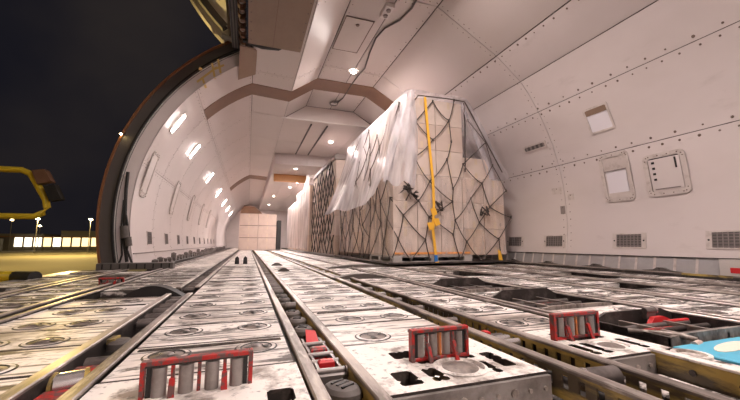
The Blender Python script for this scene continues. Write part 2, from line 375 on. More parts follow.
# brown cross bands
def band(parent, prof, y0, y1, m, lift=0.012):
    c = Vector((1.4, 0.9)); P = []
    for p in prof:
        v = Vector(p); P.append(v+(c-v).normalized()*lift)
    mb = MB(); mb.shell([(p.x, y0, p.y) for p in P], [(p.x, y1, p.y) for p in P])
    mb.shell([(p.x, y0, p.y) for p in P], [(q[0], y0, q[1]) for q in prof], smooth=False); mb.shell([(p.x, y1, p.y) for p in P], [(q[0], y1, q[1]) for q in prof], smooth=False)
    return mb
full = left_top+[DIP, CL, CR, R1]
fillp = []
for a, b in zip(full[:-1], full[1:]):
    fillp.append(a)
fillp.append((2.95, 3.285))
part('brown_band', band(None, fillp, 6.52, 7.02, 'brown_band'), 'brown_band', ceiling)
part('brown_band', band(None, left_top+[DIP], 15.7, 16.6, 'brown_band'), 'brown_band', ceiling)
mb = MB(); mb.box(0.80, 1.98, 13.0, 13.06, 2.62, 2.90); part('brown_header', mb, 'orange_board', ceiling)
ZS = 2.90
for (a, b) in ((11.3, 13), (13, 15.5), (15.5, 18), (18, 22), (22, YF)):
    for (xa, xb) in ((0.72, 1.30), (1.30, 2.0), (2.0, 2.8)):
        part('soffit_panel', MB().box(xa+0.004, xb-0.004, a+0.006, b-0.006, ZS, ZS+0.015), 'ceiling_lining', ceiling)
for (xa, xb) in ((0.72, 1.76), (1.76, 2.8)): part('soffit_face', MB().box(xa+0.004, xb-0.004, 11.28, 11.30, ZS, ZL), 'lining', ceiling)
part('soffit_side', MB().box(0.70, 0.72, 11.28, YF, ZS, ZL), 'lining', ceiling)

# ------------------------------------------------------------------ cargo door frame, raised door, header
OCX, OR = 1.36, 3.28
def ring(r0, r1, y0, y1, a0, a1, n=40):
    mb = MB(); F = []; 
    for i in range(n+1):
        a = a0+(a1-a0)*i/n; c, s = -math.cos(a), math.sin(a)
        F.append([(OCX+c*r0, y0, CZ+s*r0), (OCX+c*r1, y0, CZ+s*r1), (OCX+c*r1, y1, CZ+s*r1), (OCX+c*r0, y1, CZ+s*r0)])
    for k in range(4):
        mb.shell([f[k] for f in F], [f[(k+1) % 4] for f in F], smooth=True)
    for f in (F[0], F[-1]): mb.add(f, [(0, 1, 2, 3)])
    return mb
A0 = math.asin((-0.05-CZ)/OR); A1 = math.acos((OCX+0.30)/OR)
fr = root('trim_1', (-1.7, 5.6, 0), kind='structure'); fr['label'] = 'dark arched cargo door frame edge beside the night sky'
part('frame_face', ring(3.11, 3.262, 5.58, 5.70, A0, A1), 'frame_dark', fr)
part('skin_edge', ring(3.262, 3.285, 5.54, 5.72, A0, A1), 'skin_edge', fr)
part('inner_rim', ring(3.085, 3.11, 5.60, 5.70, A0, A1), 'rim_white', fr)
part('inner_seal', ring(3.078, 3.085, 5.603, 5.70, A0, A1), 'black', fr)
mb = MB(); n = 40; ca = []; cb_ = []
for i in range(n+1):
    a = A0+(A1-A0)*i/n; ca.append((OCX-math.cos(a)*3.078, 5.605, CZ+math.sin(a)*3.078)); cb_.append((OCX-math.cos(a)*2.929, 5.672, CZ+math.sin(a)*2.931))
mb.shell(ca, cb_); part('return_panel', mb, 'lining', fr)
part('seal', ring(3.10, 3.125, 5.55, 5.60, A0, A1), 'black', fr)
fr = root('trim_2', (-1.7, 2.15, 0), kind='structure')
part('frame_face', ring(2.95, 3.255, 2.05, 2.15, A0, A1), 'frame_dark', fr)
skin = root('trim_3', (-0.9, 8, 3.2), kind='structure')
part('outer_skin', ring(3.24, 3.28, 5.72, YF, A0, math.pi-A0-0.0, 60), 'frame_white', skin)
door = root('door_1', (-0.33, 3.9, 3.53), kind='structure'); door['label'] = 'raised cargo door hinged open above the doorway'
hx, hz = -0.36, 3.56
def doorarc(off, n=14):
    # arc leaving the hinge up and to the left, inner side facing down and out
    out = []
    for i in range(n+1):
        a = math.radians(46)+i/n*0.75; out.append(a)
    P = []; x, z = hx, hz
    for i, a in enumerate(out):
        nx, nz = -math.sin(a), -math.cos(a)*1.0
        P.append((x+nx*off*0.7, z+nz*off*0.7)); x -= math.cos(a)*2.6/n; z += math.sin(a)*2.6/n
    return P
outer = doorarc(-0.02); inner = doorarc(0.10)
mb = MB(); mb.shell([(x, 2.2, z) for x, z in outer], [(x, 5.60, z) for x, z in outer]); mb.shell([(x, 2.2, z) for x, z in inner], [(x, 5.60, z) for x, z in inner]); mb.shell([(x, 5.60, z) for x, z in outer], [(x, 5.60, z) for x, z in inner], smooth=False)
part('door_shell', mb, 'cream', door)
mb = MB(); a = doorarc(0.10); b = doorarc(0.24); mb.shell([(x, 5.46, z) for x, z in a], [(x, 5.46, z) for x, z in b]); mb.shell([(x, 5.46, z) for x, z in b], [(x, 5.61, z) for x, z in b]); mb.shell([(x, 5.61, z) for x, z in b], [(x, 5.61, z) for x, z in a])
part('door_edge_frame', mb, 'cream', door)
for yy in (5.1, 4.4, 3.7, 3.0):
    mb = MB(); mb.shell([(x, yy, z) for x, z in a], [(x, yy, z) for x, z in b]); mb.shell([(x, yy, z) for x, z in b], [(x, yy+0.1, z) for x, z in b]); mb.shell([(x, yy+0.1, z) for x, z in b], [(x, yy+0.1, z) for x, z in a])
    part('door_rib', mb, 'frame_dark', door)
hb = door
mb = MB(); mb.box(-0.36, -0.25, 2.15, 5.45, 3.37, 3.52); part('hinge_beam', mb, 'frame_dark', hb)
for x in (-0.34, -0.30, -0.265):
    mb = MB(); mb.box(x-0.008, x+0.008, 2.15, 5.45, 3.352, 3.372); part('hinge_strip', mb, 'black', hb)
mb = MB(); mb.tube([(-0.20, 2.2, 3.36), (-0.20, 5.5, 3.36)], 0.035, 10); part('hinge_tube', mb, 'grey_plastic', hb)
for k in range(9):
    y = 5.35-k*0.2; mb = MB(); mb.tube([(-0.20, y-0.04, 3.36), (-0.20, y+0.04, 3.36)], 0.055, 10); mb.box(-0.22, -0.16, y-0.03, y+0.03, 3.26, 3.36); part('hinge_knuckle', mb, 'brown_band', hb)
arm = door
def P(px, py, Y): return tuple(atY(px, py, Y))
mb = MB(); mb.tube([P(222, 36, 5.45), P(247, 44, 5.45)], 0.045, 8); part('arm_link', mb, 'grey_plastic', arm)
mb = MB(); mb.tube([P(206, 8, 5.48), P(214, 33, 5.48), P(224, 36, 5.48)], 0.018, 8); part('arm_edge', mb, 'cream', arm)
mb = MB(); mb.prism([P(208, 2, 5.50), P(218, 14, 5.50), P(228, 32, 5.50), P(217, 34, 5.50), P(211, 18, 5.50)], (0, 0.05, 0)); part('arm_plate', mb, 'black', arm)
mb = MB(); mb.tube([P(243, 40, 5.0), P(262, 45, 4.98), P(278, 46, 4.97), P(290, 43, 4.96)], [0.03, 0.06, 0.07, 0.03], 8); part('arm_sleeve', mb, 'black', arm)
# brown header panels
hp = root('brown_board', (0.25, 3.6, 3.18), 'large brown panel beside the raised door hinge', 'ceiling panel')
mb = MB(); mb.box(-0.115, 0.62, 2.2, 4.92, 3.175, 3.20, ch=0.006); part('panel_board', mb, 'brown_panel', hp)
mb = MB(); mb.box(0.22, 0.226, 2.2, 4.9, 3.172, 3.178); part('panel_seam', mb, 'brown_band', hp)
mb = MB()
for k in range(8):
    for x in (-0.08, 0.59): mb.lathe([(0.0, -0.006), (0.010, -0.003), (0.011, 0)], 6, (x, 4.8-k*0.2, 3.175))
tag(part('screws', mb, 'rivet', hp), kind='stuff')
c4 = [onL(240, 46, 0.03), onL(262, 52, 0.03), onL(257, 74, 0.03), onL(238, 80, 0.03)]
mb = MB(); mb.prism(c4, (0.012, 0, 0.024)); tag(solo('brown_board', mb, 'brown_panel', 'small brown flap hanging below the door corner', 'ceiling panel'))

# ------------------------------------------------------------------ floor
floor = root('floor', (1.4, 0, -0.12), kind='structure'); floor['label'] = 'worn cargo deck of pale panels with ball units'
mb = MB(); mb.box(-2.15, 4.5, YB, 5.75, -0.16, -0.11); part('sub_floor', mb, 'subfloor', floor)
mb = MB(); mb.box(-1.6, 4.5, 5.75, YF, -0.16, -0.11); part('sub_floor', mb, 'subfloor', floor)
mb = MB(); mb.box(-2.2, -2.0, 2.1, 5.66, -0.5, -0.02); part('door_sill', mb, 'grey_metal', floor)
# ball transfer unit (flush ring, dark cup, three vanes, steel ball)
bm = MB()
bm.lathe([(0.068, 0.0005), (0.062, 0.002)], 22, mis=[2]); bm.lathe([(0.062, 0.002), (0.051, 0.003), (0.046, 0.001)], 22, mis=[1, 2])
bm.lathe([(0.046, 0.001), (0.032, 0.0035), (0.022, 0.006), (0.019, 0.005)], 22, mis=[0, 0, 2]); bm.lathe([(0.019, 0.005), (0.016, 0.007), (0.010, 0.009), (0.0, 0.0095)], 12, mis=[3, 3, 3])
for k in range(3):
    a = k*2.094+0.5; pts = []
    for (r, da) in ((0.024, 0.0), (0.044, 0.1), (0.044, 0.75), (0.024, 0.55)): pts.append((r*math.cos(a+da), r*math.sin(a+da), 0.0065))
    bm.add(pts, [(0, 1, 2, 3)], 2)
BALL = bm.mesh('ball_unit', ['cup', 'panel', 'black', 'roller_metal'])
def ball(parent, x, y, z=0.0):
    o = link('ball_unit', BALL, parent, Vector((x, y, z))-WL[parent.name]); o.rotation_euler.z = random.uniform(0, 6.28); return o
def panel(x0, x1, y0, y1, balls=(), z=0.0, m='panel', rib=True):
    mb = MB(); g = 0.003; zz = z+random.uniform(-0.001, 0.001)
    mb.box(x0, x1, y0+g, y1-g, z-0.05, zz, ch=0.006, cm=1)
    if rib and random.random() < 0.45:                                                          # pressed rib across the panel
        ym = y0+(y1-y0)*0.86; mb.box(x0+0.02, x1-0.02, ym-0.008, ym+0.008, zz-0.002, zz+0.005, 1 if random.random() < 0.5 else 0, ch=0.003, cm=1)
    o = part('floor_panel', mb, [m, 'grime_and_shade'], floor)
    for (bx, by) in balls: ball(o, bx, by, zz)
    return o
DY = 0.305
def strip(x0, x1, ya, yb, cols, by0=1.25, balls=True, z=0.0, bmax=5.6, p=1.0, miss=0.0, m='panel'):
    n = max(1, round((yb-ya)/DY)); d = (yb-ya)/n
    for i in range(n):
        y0 = ya+i*d; bl = []
        if random.random() < miss: continue
        if balls and y0 < bmax:
            k = math.ceil((y0-by0)/DY-1e-6); by = by0+k*DY
            by = min(max(by, y0+0.075), y0+d-0.075)
            bl = [(c, by) for c in cols if random.random() < p]
        panel(x0, x1, y0, y0+d, bl, z, m)
def long_strip(x0, x1, ya, yb, step=1.2):
    n = max(1, round((yb-ya)/step)); d = (yb-ya)/n
    for i in range(n): panel(x0, x1, ya+i*d, ya+(i+1)*d, (), rib=False)
# panel A between left and centre tracks
strip(-0.335, 0.145, 1.06, 5.64, (-0.22, 0.04)); long_strip(-0.335, 0.145, 5.64, YF, 1.5)
# panel B right of centre track
strip(0.312, 0.775, 1.16, 3.6, (0.45, 0.665)); strip(0.312, 0.775, 3.6, 5.6, (0.45, 0.665)); long_strip(0.312, 0.775, 5.6, YF, 1.5)
# panel C
strip(1.0, 1.33, 1.12, 3.25, (1.085, 1.235)); strip(1.0, 1.33, 3.5, 5.3, (1.085, 1.235)); long_strip(1.0, 1.33, 5.3, YF, 1.5)
# left strips
strip(-0.98, -0.505, 0.6, 2.62, (-0.65, -0.82)); strip(-0.98, -0.505, 3.02, 5.4, (-0.65, -0.82), m='panel_dirty'); long_strip(-0.98, -0.505, 5.4, YF, 1.5)
strip(-1.44, -1.10, 2.0, 5.35, (-1.2, -1.34), by0=2.2, p=0.8, miss=0.25, m='panel_dirty'); strip(-1.96, -1.56, 2.3, 5.35, (-1.66, -1.85), by0=2.3, p=0.8, miss=0.25, m='panel_dirty')
# right strips towards the wall
for j, (a, b) in enumerate(((2.08, 2.50), (2.64, 3.06), (3.20, 3.62), (3.76, 4.18))):
    strip(a, b, 0.9, 4.4, (a+0.11, b-0.11), by0=1.1+0.07*j, p=0.75, miss=0.15, m='panel_dirty'); long_strip(a, b, 4.4, 15, 1.6)
strip(1.42, 1.98, 2.62, 4.7, (1.55, 1.85), m='panel_dirty'); long_strip(1.42, 1.98, 4.7, YF, 1.6); strip(1.42, 1.98, 1.86, 2.1, (1.55, 1.85), m='panel_dirty'); strip(1.42, 1.98, 1.20, 1.42, (1.55, 1.85))
# front modules with openings that carry the red stops
def module(x0, x1, y0, y1, xs, ys, holes, m='panel_white', thick=0.05):
    mb = MB(); xs = [x0]+xs+[x1]; ys = [y0]+ys+[y1]
    for j in range(len(ys)-1):
        i = 0
        while i < len(xs)-1:
            if (i, j) in holes: i += 1; continue
            k = i
            while k < len(xs)-1 and (k, j) not in holes: k += 1
            
            b = len(mb.m); mb.box(xs[i], xs[k], ys[j], ys[j+1], -thick, 0.0); i = k
            for q in (0, 2, 3, 4, 5): mb.m[b+q] = 1  # all but the top darkened, painting shade inside the openings
    for (i, j) in holes:                                             # clipped corners
        c = 0.008
        for (x, sx) in ((xs[i], 1), (xs[i+1], -1)):
            for (y, sy) in ((ys[j], 1), (ys[j+1], -1)):
                t = [(x, y, -0.0005), (x+sx*c, y, -0.0005), (x, y+sy*c, -0.0005)]
                mb.add(t, [(0, 1, 2)])
    return part('floor_panel', mb, [m, 'grime_and_shade'], floor)
mB = module(0.315, 0.772, 0.765, 1.16, [0.365, 0.425, 0.455, 0.475, 0.50, 0.52, 0.62, 0.64, 0.665, 0.69, 0.735],
       [0.80, 0.83, 0.89, 0.925, 0.955, 0.985, 1.05, 1.12], {(1, 1), (1, 2), (3, 2), (3, 1), (4, 1), (4, 2), (3, 6), (2, 6), (4, 6), (8, 1), (8, 2), (7, 2), (10, 2), (10, 3), (10, 4)} | {(i, 4) for i in range(4, 9)})
cupm = MB(); cupm.lathe([(0.075, 0.001), (0.066, 0.004), (0.062, -0.004), (0.03, 0.004), (0.0, 0.007)], 24, mis=[0, 0, 1, 1]); CUP = cupm.mesh('drain_cup', ['panel_white', 'cup'])
link('ball_cup', CUP, mB, Vector((0.57, 0.868, 0.001))-WL[mB.name])
mA = module(-0.335, 0.145, 0.5, 1.06, [-0.30, -0.22, 0.055, 0.115], [0.70, 0.815, 0.885, 0.96], {(3, 2), (1, 1)})
mC = module(1.0, 1.33, 0.79, 1.12, [1.03, 1.06, 1.08, 1.11, 1.22, 1.25, 1.28, 1.30], [0.82, 0.85, 0.93, 0.955, 1.0, 1.06], {(1, 2), (1, 1), (3, 1), (3, 2), (6, 1), (6, 2), (3, 5), (4, 5), (5, 5)} | {(i, 4) for i in (3, 4, 5)})
link('ball_cup', CUP, mC, Vector((1.165, 0.875, 0.001))-WL[mC.name]).scale = (0.8, 0.8, 1)
for (x0, x1, y0, y1, m) in ((0.36, 0.43, 0.795, 0.895, 'black'), (0.685, 0.74, 0.795, 0.99, 'black'), (0.05, 0.12, 0.81, 0.89, 'black'), (-0.305, -0.215, 0.69, 0.82, 'black'), (0.45, 0.525, 0.79, 0.90, 'yellow_web'), (0.42, 0.56, 0.98, 1.06, 'cup'), (0.61, 0.67, 0.79, 0.9, 'cup'), (1.02, 1.07, 0.81, 0.94, 'yellow_web'), (1.24, 1.29, 0.81, 0.94, 'black'), (1.075, 1.25, 0.99, 1.1, 'black')):
    part('recess_tone_plate', MB().box(x0, x1, y0, y1, -0.048 if m == 'black' else -0.03, -0.044 if m == 'black' else -0.026), m, floor)  # black plates paint in the shade of the openings; others keep own colour
# front edge beams under the modules
mb = MB(); mb.box(0.315, 0.772, 0.752, 0.763, -0.075, -0.006); 
for k in range(9): 
    x = 0.35+k*0.05; mb.tube([(x, 0.752, -0.035), (x, 0.747, -0.035)], 0.006 if k % 3 else 0.011, 8, 1)
part('panel_edge', mb, ['edge_metal', 'rail'], floor)
mb = MB(); mb.box(1.0, 1.33, 0.777, 0.788, -0.075, -0.006)
for k in range(6):
    x = 1.03+k*0.055; mb.tube([(x, 0.777, -0.035), (x, 0.772, -0.035)], 0.007, 8, 1)
part('panel_edge', mb, ['edge_metal', 'rail'], floor)
mb = MB(); mb.box(0.33, 0.80, 0.2, 0.75, -0.10, -0.085, ch=0.004); part('lower_deck_panel', mb, 'panel_dirty', floor)
mb = MB(); mb.box(1.06, 1.22, 0.2, 0.775, -0.085, -0.06, ch=0.004); part('lower_deck_panel', mb, 'panel_dirty', floor)
# gap on the left: black tyre like hump
mb = MB(); n = 16
pts = [(-0.80+0.40*i/n, 2.80, -0.03+0.085*math.sin(math.pi*i/n)) for i in range(n+1)]
mb.prism([(-0.80, 2.74, -0.06)]+[(p[0], 2.74, p[2]) for p in pts]+[(-0.40, 2.74, -0.06)], (0, 0.12, 0)); tag(solo('rubber_hump', mb, 'black', 'black domed rubber bumper in the left floor gap', 'bumper'))

# ------------------------------------------------------------------ roller tracks
rl = MB(); rl.tube([(-0.5, 0, 0), (0.5, 0, 0)], 0.5, 12, smooth=True)
def roller_mesh(wd, r, mats=('roller_metal', 'dark_steel')):
    mb = MB(); mb.tube([(-wd/2, 0, 0), (wd/2, 0, 0)], r, 12); mb.tube([(-wd/2-0.008, 0, 0), (wd/2+0.008, 0, 0)], r*0.35, 8, 1)
    return mb.mesh('roller', list(mats))
def rail_mb(x0, x1, ya, yb, ztop, web_side, zbot=-0.07, slots=False):
    # flanged rail: top flange, web on one side; slotted webs have real openings
    mb = MB(); mb.box(x0, x1, ya, yb, ztop-0.010, ztop, ch=0.003)
    wx = (x0, x0+0.006) if web_side < 0 else (x1-0.006, x1)
    if not slots: mb.box(wx[0], wx[1], ya, yb, zbot, ztop-0.0095, 1)
    else:
        mb.box(wx[0], wx[1], ya, yb, ztop-0.020, ztop-0.0095, 1); mb.box(wx[0], wx[1], ya, yb, zbot, zbot+0.03, 1)
        y = ya
        while y < min(yb, 4.0):
            mb.box(wx[0], wx[1], y, y+0.03, zbot+0.0295, ztop-0.0195, 1)
            for s in (0, 1):
                yy = y+0.022 if s == 0 else y+0.05; d = 0.006 if s == 0 else -0.006
            y += 0.05
        if yb > 4.0: mb.box(wx[0], wx[1], 4.0, yb, zbot+0.0215, ztop-0.0195, 1)
    return mb
def track(label, xa, xb, ya, yb, rw=0.032, ztop=0.012, web=('rail', 'yellow_web'), slots=(False, False), rollers=0.15, rmax=8.0, rr=0.02, group=None, webs=(1, -1), rmat=('roller_metal', 'dark_steel'), skip=(), rend=None, zr=-0.022):
    t = root('roller_track', ((xa+xb)/2, ya, 0), label, 'roller track', group)
    part('rail', rail_mb(xa, xa+rw, ya, yb, ztop, webs[0], slots=slots[0]), list(web), t)
    part('rail', rail_mb(xb-rw, xb, ya, yb, ztop, webs[1], slots=slots[1]), list(web), t)
    mb = MB(); mb.box(xa+0.006, xb-0.006, ya, yb, -0.11, -0.085); part('track_bed', mb, 'subfloor', t)
    if rollers:
        wd = xb-xa-2*rw-0.022; me = roller_mesh(max(wd, 0.03), rr, rmat)
        y = ya+0.08; yend = min(yb, rmax)
        while y < yend:
            if not any(s0 <= y <= s1 for s0, s1 in skip):
                link('roller', me, t, Vector(((xa+xb)/2, y, zr))-WL[t.name])
            y += rollers*random.uniform(0.9, 1.12)*(1 if y < 4 else 1.8)
    return t
RM2 = ('rubber', 'dark_steel')
# left track, broken at the gap
tl = track('left roller track nearest the camera with red fittings inside', -0.50, -0.338, 0.45, 2.66, rw=0.034, skip=((1.0, 1.75),), rollers=0.14, rr=0.022, web=('rail', 'dark_steel'))
tl2 = track('left roller track continuing beyond the black rubber hump', -0.50, -0.338, 3.0, YF, rw=0.034, rollers=0.17, rmax=12, rr=0.022, web=('rail', 'dark_steel'))
part('red_block', MB().box(-0.455, -0.382, 1.02, 1.10, -0.06, -0.015, ch=0.006), 'red_paint', tl)
part('red_block', MB().box(-0.455, -0.382, 1.20, 1.27, -0.055, -0.012, ch=0.006), 'red_paint', tl)
mb = MB(); mb.tube([(-0.45, 1.14, -0.02), (-0.385, 1.16, -0.02)], 0.03, 14); mb.tube([(-0.452, 1.14, -0.02), (-0.445, 1.14, -0.02)], 0.033, 14, 1); mb.tube([(-0.392, 1.158, -0.02), (-0.384, 1.16, -0.02)], 0.033, 14, 1); part('drive_roller', mb, ['bright_metal', 'yellow_web'], tl)
mb = MB(); mb.tube([(-0.45, 1.33, -0.03), (-0.39, 1.33, -0.03)], 0.024, 12); part('drive_roller', mb, 'roller_metal', tl)
def dome_mesh():
    mb = MB(); mb.lathe([(0.048, -0.02), (0.046, 0.0), (0.036, 0.012), (0.018, 0.018), (0, 0.019)], 18)
    for q in (-0.016, 0.0, 0.016): mb.box(-0.020, 0.020, q-0.003, q+0.003, 0.012, 0.0205, 1)
    return mb.mesh('drive_dome', ['rubber', 'black'])
DOME = dome_mesh()
def dome(parent, x, y, z=-0.012, s=1, r=0.2):
    o = link('drive_dome', DOME, parent, Vector((x, y, z))-WL[parent.name]); o.scale = (s*0.95, s*1.15, s*0.7); o.rotation_euler.z = r; return o
mb = MB(); mb.lathe([(0.042, -0.02), (0.040, 0.0), (0.028, 0.010), (0, 0.014)], 16, (-0.418, 1.52, -0.012)); mb.box(-0.455, -0.43, 1.50, 1.56, -0.012, 0.004, 1); part('drive_dome', mb, ['rubber', 'yellow_web'], tl)
# centre track
tc_ = track('centre roller track with black domed drive wheels and red fitting', 0.150, 0.308, 0.4, YF, rw=0.033, rollers=0.16, rmax=12, skip=((0.4, 2.6),), rr=0.02)
dome(tc_, 0.232, 0.865, -0.012, 1.0, 0.5)
for k, y in enumerate((1.50, 1.68, 1.86, 2.12, 2.32, 2.5)): dome(tc_, 0.231, y, -0.014, 0.95, random.uniform(-0.4, 0.4))
mb = MB(); mb.tube([(0.21, 1.99, 0.0), (0.262, 1.99, 0.0)], 0.02, 12); part('guide_roller', mb, 'roller_metal', tc_)
# red fitting in the centre track
rf = root('latch_carriage', (0.23, 1.1, -0.03), 'small red and steel latch carriage inside the centre track', 'latch')
for x in (0.196, 0.258): part('side_bar', MB().box(x, x+0.008, 0.985, 1.32, -0.045, -0.005), 'roller_metal', rf)
for y in (0.985, 1.06, 1.13, 1.25): part('cross_bar', MB().tube([(0.190, y, -0.008), (0.270, y, -0.008)], 0.008, 8), 'roller_steel', rf)
part('red_cam', MB().box(0.206, 0.252, 1.025, 1.05, -0.03, 0.006, ch=0.006), 'red_clean', rf)
part('red_cam', MB().box(0.204, 0.256, 1.145, 1.175, -0.03, 0.008, ch=0.006), 'red_paint', rf)
part('red_cam', MB().prism([(0.208, 1.265, -0.02), (0.252, 1.265, -0.02), (0.250, 1.33, 0.006), (0.215, 1.34, 0.010)], (0, 0, 0.012)), 'red_clean', rf)
part('end_bar', MB().box(0.190, 0.272, 0.965, 0.985, -0.05, -0.012, ch=0.004), 'roller_metal', rf)
part('end_cap', MB().tube([(0.27, 0.975, -0.012), (0.278, 0.975, -0.012)], 0.016, 10), 'roller_metal', rf)
# right slotted track between panels B and C
tr = track('slotted yellow roller track crossing the right foreground', 0.805, 0.985, 0.2, 3.3, rw=0.036, slots=(True, True), rollers=0.3, rmax=3.3, webs=(-1, -1), rr=0.02, ztop=0.014, skip=((0.3, 1.1),))
tr2 = track('right roller track running on beyond the first cross gap', 0.79, 0.985, 3.42, YF, rw=0.036, rollers=0.2, rmax=9, rr=0.022)
mb = MB(); mb.tube([(0.845, 0.715, -0.012), (0.945, 0.705, -0.012)], 0.026, 18); part('cam_roller', mb, 'roller_metal', tr)
mb = MB(); mb.tube([(0.837, 0.7157, -0.012), (0.846, 0.715, -0.012)], 0.028, 18); part('roller_rim', mb, 'bright_metal', tr)
mb = MB(); mb.box(0.84, 0.94, 1.02, 1.12, -0.06, -0.03); mb.tube([(0.845, 1.05, -0.012), (0.935, 1.05, -0.012)], 0.014, 10, 1); mb.tube([(0.845, 1.10, -0.012), (0.935, 1.10, -0.012)], 0.014, 10, 1); mb.box(0.86, 0.88, 1.13, 1.16, -0.02, 0.008, 2); part('latch_block', mb, ['dark_steel', 'bright_metal', 'red_clean'], tr)
# foreground beams right
bm_ = root('floor_beam', (1.25, 0.5, -0.05), 'yellow web floor beam running past the blue board', 'floor beam')
part('top_flange', MB().box(1.225, 1.262, 0.2, 0.80, 0.0, 0.008, ch=0.002), 'panel_white', bm_)
mb = MB(); mb.box(1.225, 1.231, 0.2, 0.80, -0.075, 0.0); part('web', mb, 'yellow_web', bm_)
for y in (0.45, 0.57, 0.68): part('bolt', MB().tube([(1.225, y, -0.03), (1.219, y, -0.03)], 0.009, 8), 'dark_steel', bm_)
# ring plate beside that beam
mb = MB(); mb.box(1.265, 1.365, 0.60, 0.79, -0.03, -0.012, ch=0.003); part('ring_tray', mb, 'panel', bm_)
mb = MB(); mb.lathe([(0.050, -0.012), (0.050, 0.002), (0.038, 0.002), (0.038, -0.008), (0.03, -0.004), (0, -0.002)], 24, (1.315, 0.73, 0)); part('ring', mb, 'panel_white', bm_).scale = (1, 1, 1)
# blue board with a white oval
bb = root('blue_board', (1.6, 0.68, -0.05), 'sky blue board with a pale oval lying in the right floor recess', 'board')
part('board', MB().box(1.375, 2.05, 0.40, 0.815, -0.03, -0.006, ch=0.003), 'board_blue', bb)
mb = MB(); ov = [(1.555+0.11*math.cos(q*math.pi/12)+0.02*math.sin(q*math.pi/12), 0.745+0.032*math.sin(q*math.pi/12)+0.012*math.cos(q*math.pi/12), -0.0055) for q in range(24)]
mb.prism(ov, (0, 0, 0.002)); part('oval', mb, 'board_white', bb)
# side tracks towards the right wall and left zone
for j, (a, b) in enumerate(((2.505, 2.635), (3.065, 3.195), (3.625, 3.755))):
    track(['roller track in the right bay nearest the trays', 'middle roller track of the right bay', 'roller track of the right bay nearest the grey kick strip'][j], a, b, 0.9, 16, rw=0.025, rollers=0.3, rmax=4.6, rr=0.018, web=('rail', 'dark_steel'))
track('roller track at the right edge of the tray bay', 1.99, 2.075, 0.9, YF, rw=0.02, rollers=0.3, rmax=4.6, rr=0.016, web=('rail', 'dark_steel'))
track('roller track at the left edge of the tray bay', 1.335, 1.415, 1.12, YF, rw=0.02, rollers=0.3, rmax=5, rr=0.016, web=('rail', 'dark_steel'))
track('roller track left of the domed rubber bumper', -1.095, -0.985, 0.6, YF, rw=0.025, rollers=0.2, rmax=8, rr=0.02, web=('rail', 'dark_steel'))
track('roller track closest to the open doorway sill', -1.555, -1.445, 2.0, 5.35, rw=0.025, rollers=0.2, rmax=5.3, rr=0.02, web=('rail', 'dark_steel'))

# ------------------------------------------------------------------ latch trays right of panel C
def tray(name, label, x0, x1, y0, y1, red=False, h=0.035):
    t = root(name, ((x0+x1)/2, (y0+y1)/2, -0.1), label, 'latch tray', 'sunken latch trays')
    def bar(xa, xb, y, hump):
        n = 12; top = []
        for i in range(n+1):
            u = i/n; s = min(1, max(0, u/0.18)); e = min(1, max(0, (1-u)/0.18)); k = min(s, e); k = k*k*(3-2*k)
            top.append((xa+(xb-xa)*u, y, 0.004+hump*k))
        return MB().prism([(xa, y, -0.06)]+top+[(xb, y, -0.06)], (0, 0.014, 0))
    part('frame_bar', bar(x0, x1, y0, h*0.25), 'rail', t); part('frame_bar', bar(x0, x1, y1, h), 'dark_steel', t)
    part('cross_rail', MB().box(x0+0.16, x0+0.175, y0, y1, -0.055, -0.004), 'rail', t); part('cross_rail', MB().box(x1-0.19, x1-0.175, y0, y1, -0.055, -0.004), 'rail', t); part('red_pad', MB().box(x0+0.22, x0+0.32, y0+(y1-y0)*0.55, y0+(y1-y0)*0.62, -0.05, -0.015, ch=0.004), 'red_paint', t)
    for x in (x0, x1-0.014): part('end_bar', MB().box(x, x+0.014, y0, y1, -0.06, 0.008), 'dark_steel', t)
    part('tray_floor', MB().box(x0, x1, y0, y1, -0.10, -0.06), 'subfloor', t)
    for k in range(3):
        y = y0+(y1-y0)*(0.25+0.25*k); part('tray_roller', MB().tube([(x0+0.03, y, -0.02), (x1-0.03, y, -0.02)], 0.012, 8), 'roller_metal' if k != 1 else 'dark_steel', t)
    return t
t1 = tray('latch_tray', 'sunken dark latch tray with red parts next to the blue board', 1.43, 1.97, 0.86, 1.15, h=0.03)
part('red_lever', MB().box(1.80, 1.94, 1.07, 1.085, -0.02, -0.002, ch=0.004), 'red_clean', t1)
part('red_lever', MB().box(1.47, 1.62, 0.98, 1.0, -0.02, 0.0, ch=0.005), 'red_paint', t1)
mb = MB(); mb.prism([(1.70, 1.085, -0.02), (1.83, 1.085, -0.02), (1.83, 1.085, 0.0), (1.79, 1.085, 0.014), (1.73, 1.085, 0.012)], (0, 0.02, 0)); part('red_bracket', mb, 'red_clean', t1)
mb = MB(); mb.tube([(1.72, 1.12, 0.034), (1.78, 1.12, 0.036)], 0.014, 12); mb.box(1.72, 1.78, 1.11, 1.13, 0.0, 0.034); mb.tube([(1.78, 1.12, 0.036), (1.79, 1.12, 0.036)], 0.017, 12, 1); part('latch_head', mb, ['roller_metal', 'bright_metal'], t1)
mb = MB(); mb.tube([(1.41, 0.985, 0.004), (1.50, 0.87, 0.006), (1.53, 0.825, 0.0)], [0.010, 0.013, 0.007], 8); part('diagonal_arm', mb, 'rail', t1)
mb = MB(); mb.tube([(1.47, 0.805, -0.008), (1.52, 0.815, -0.008)], 0.011, 10); part('arm_knob', mb, 'carton_pink', t1)
tray('latch_tray', 'sunken dark latch tray right behind the farthest right red stop', 1.43, 1.97, 1.44, 1.82, h=0.045)
tray('latch_tray', 'sunken dark latch tray farthest from the camera before the netted load', 1.43, 1.97, 2.14, 2.56, h=0.045)
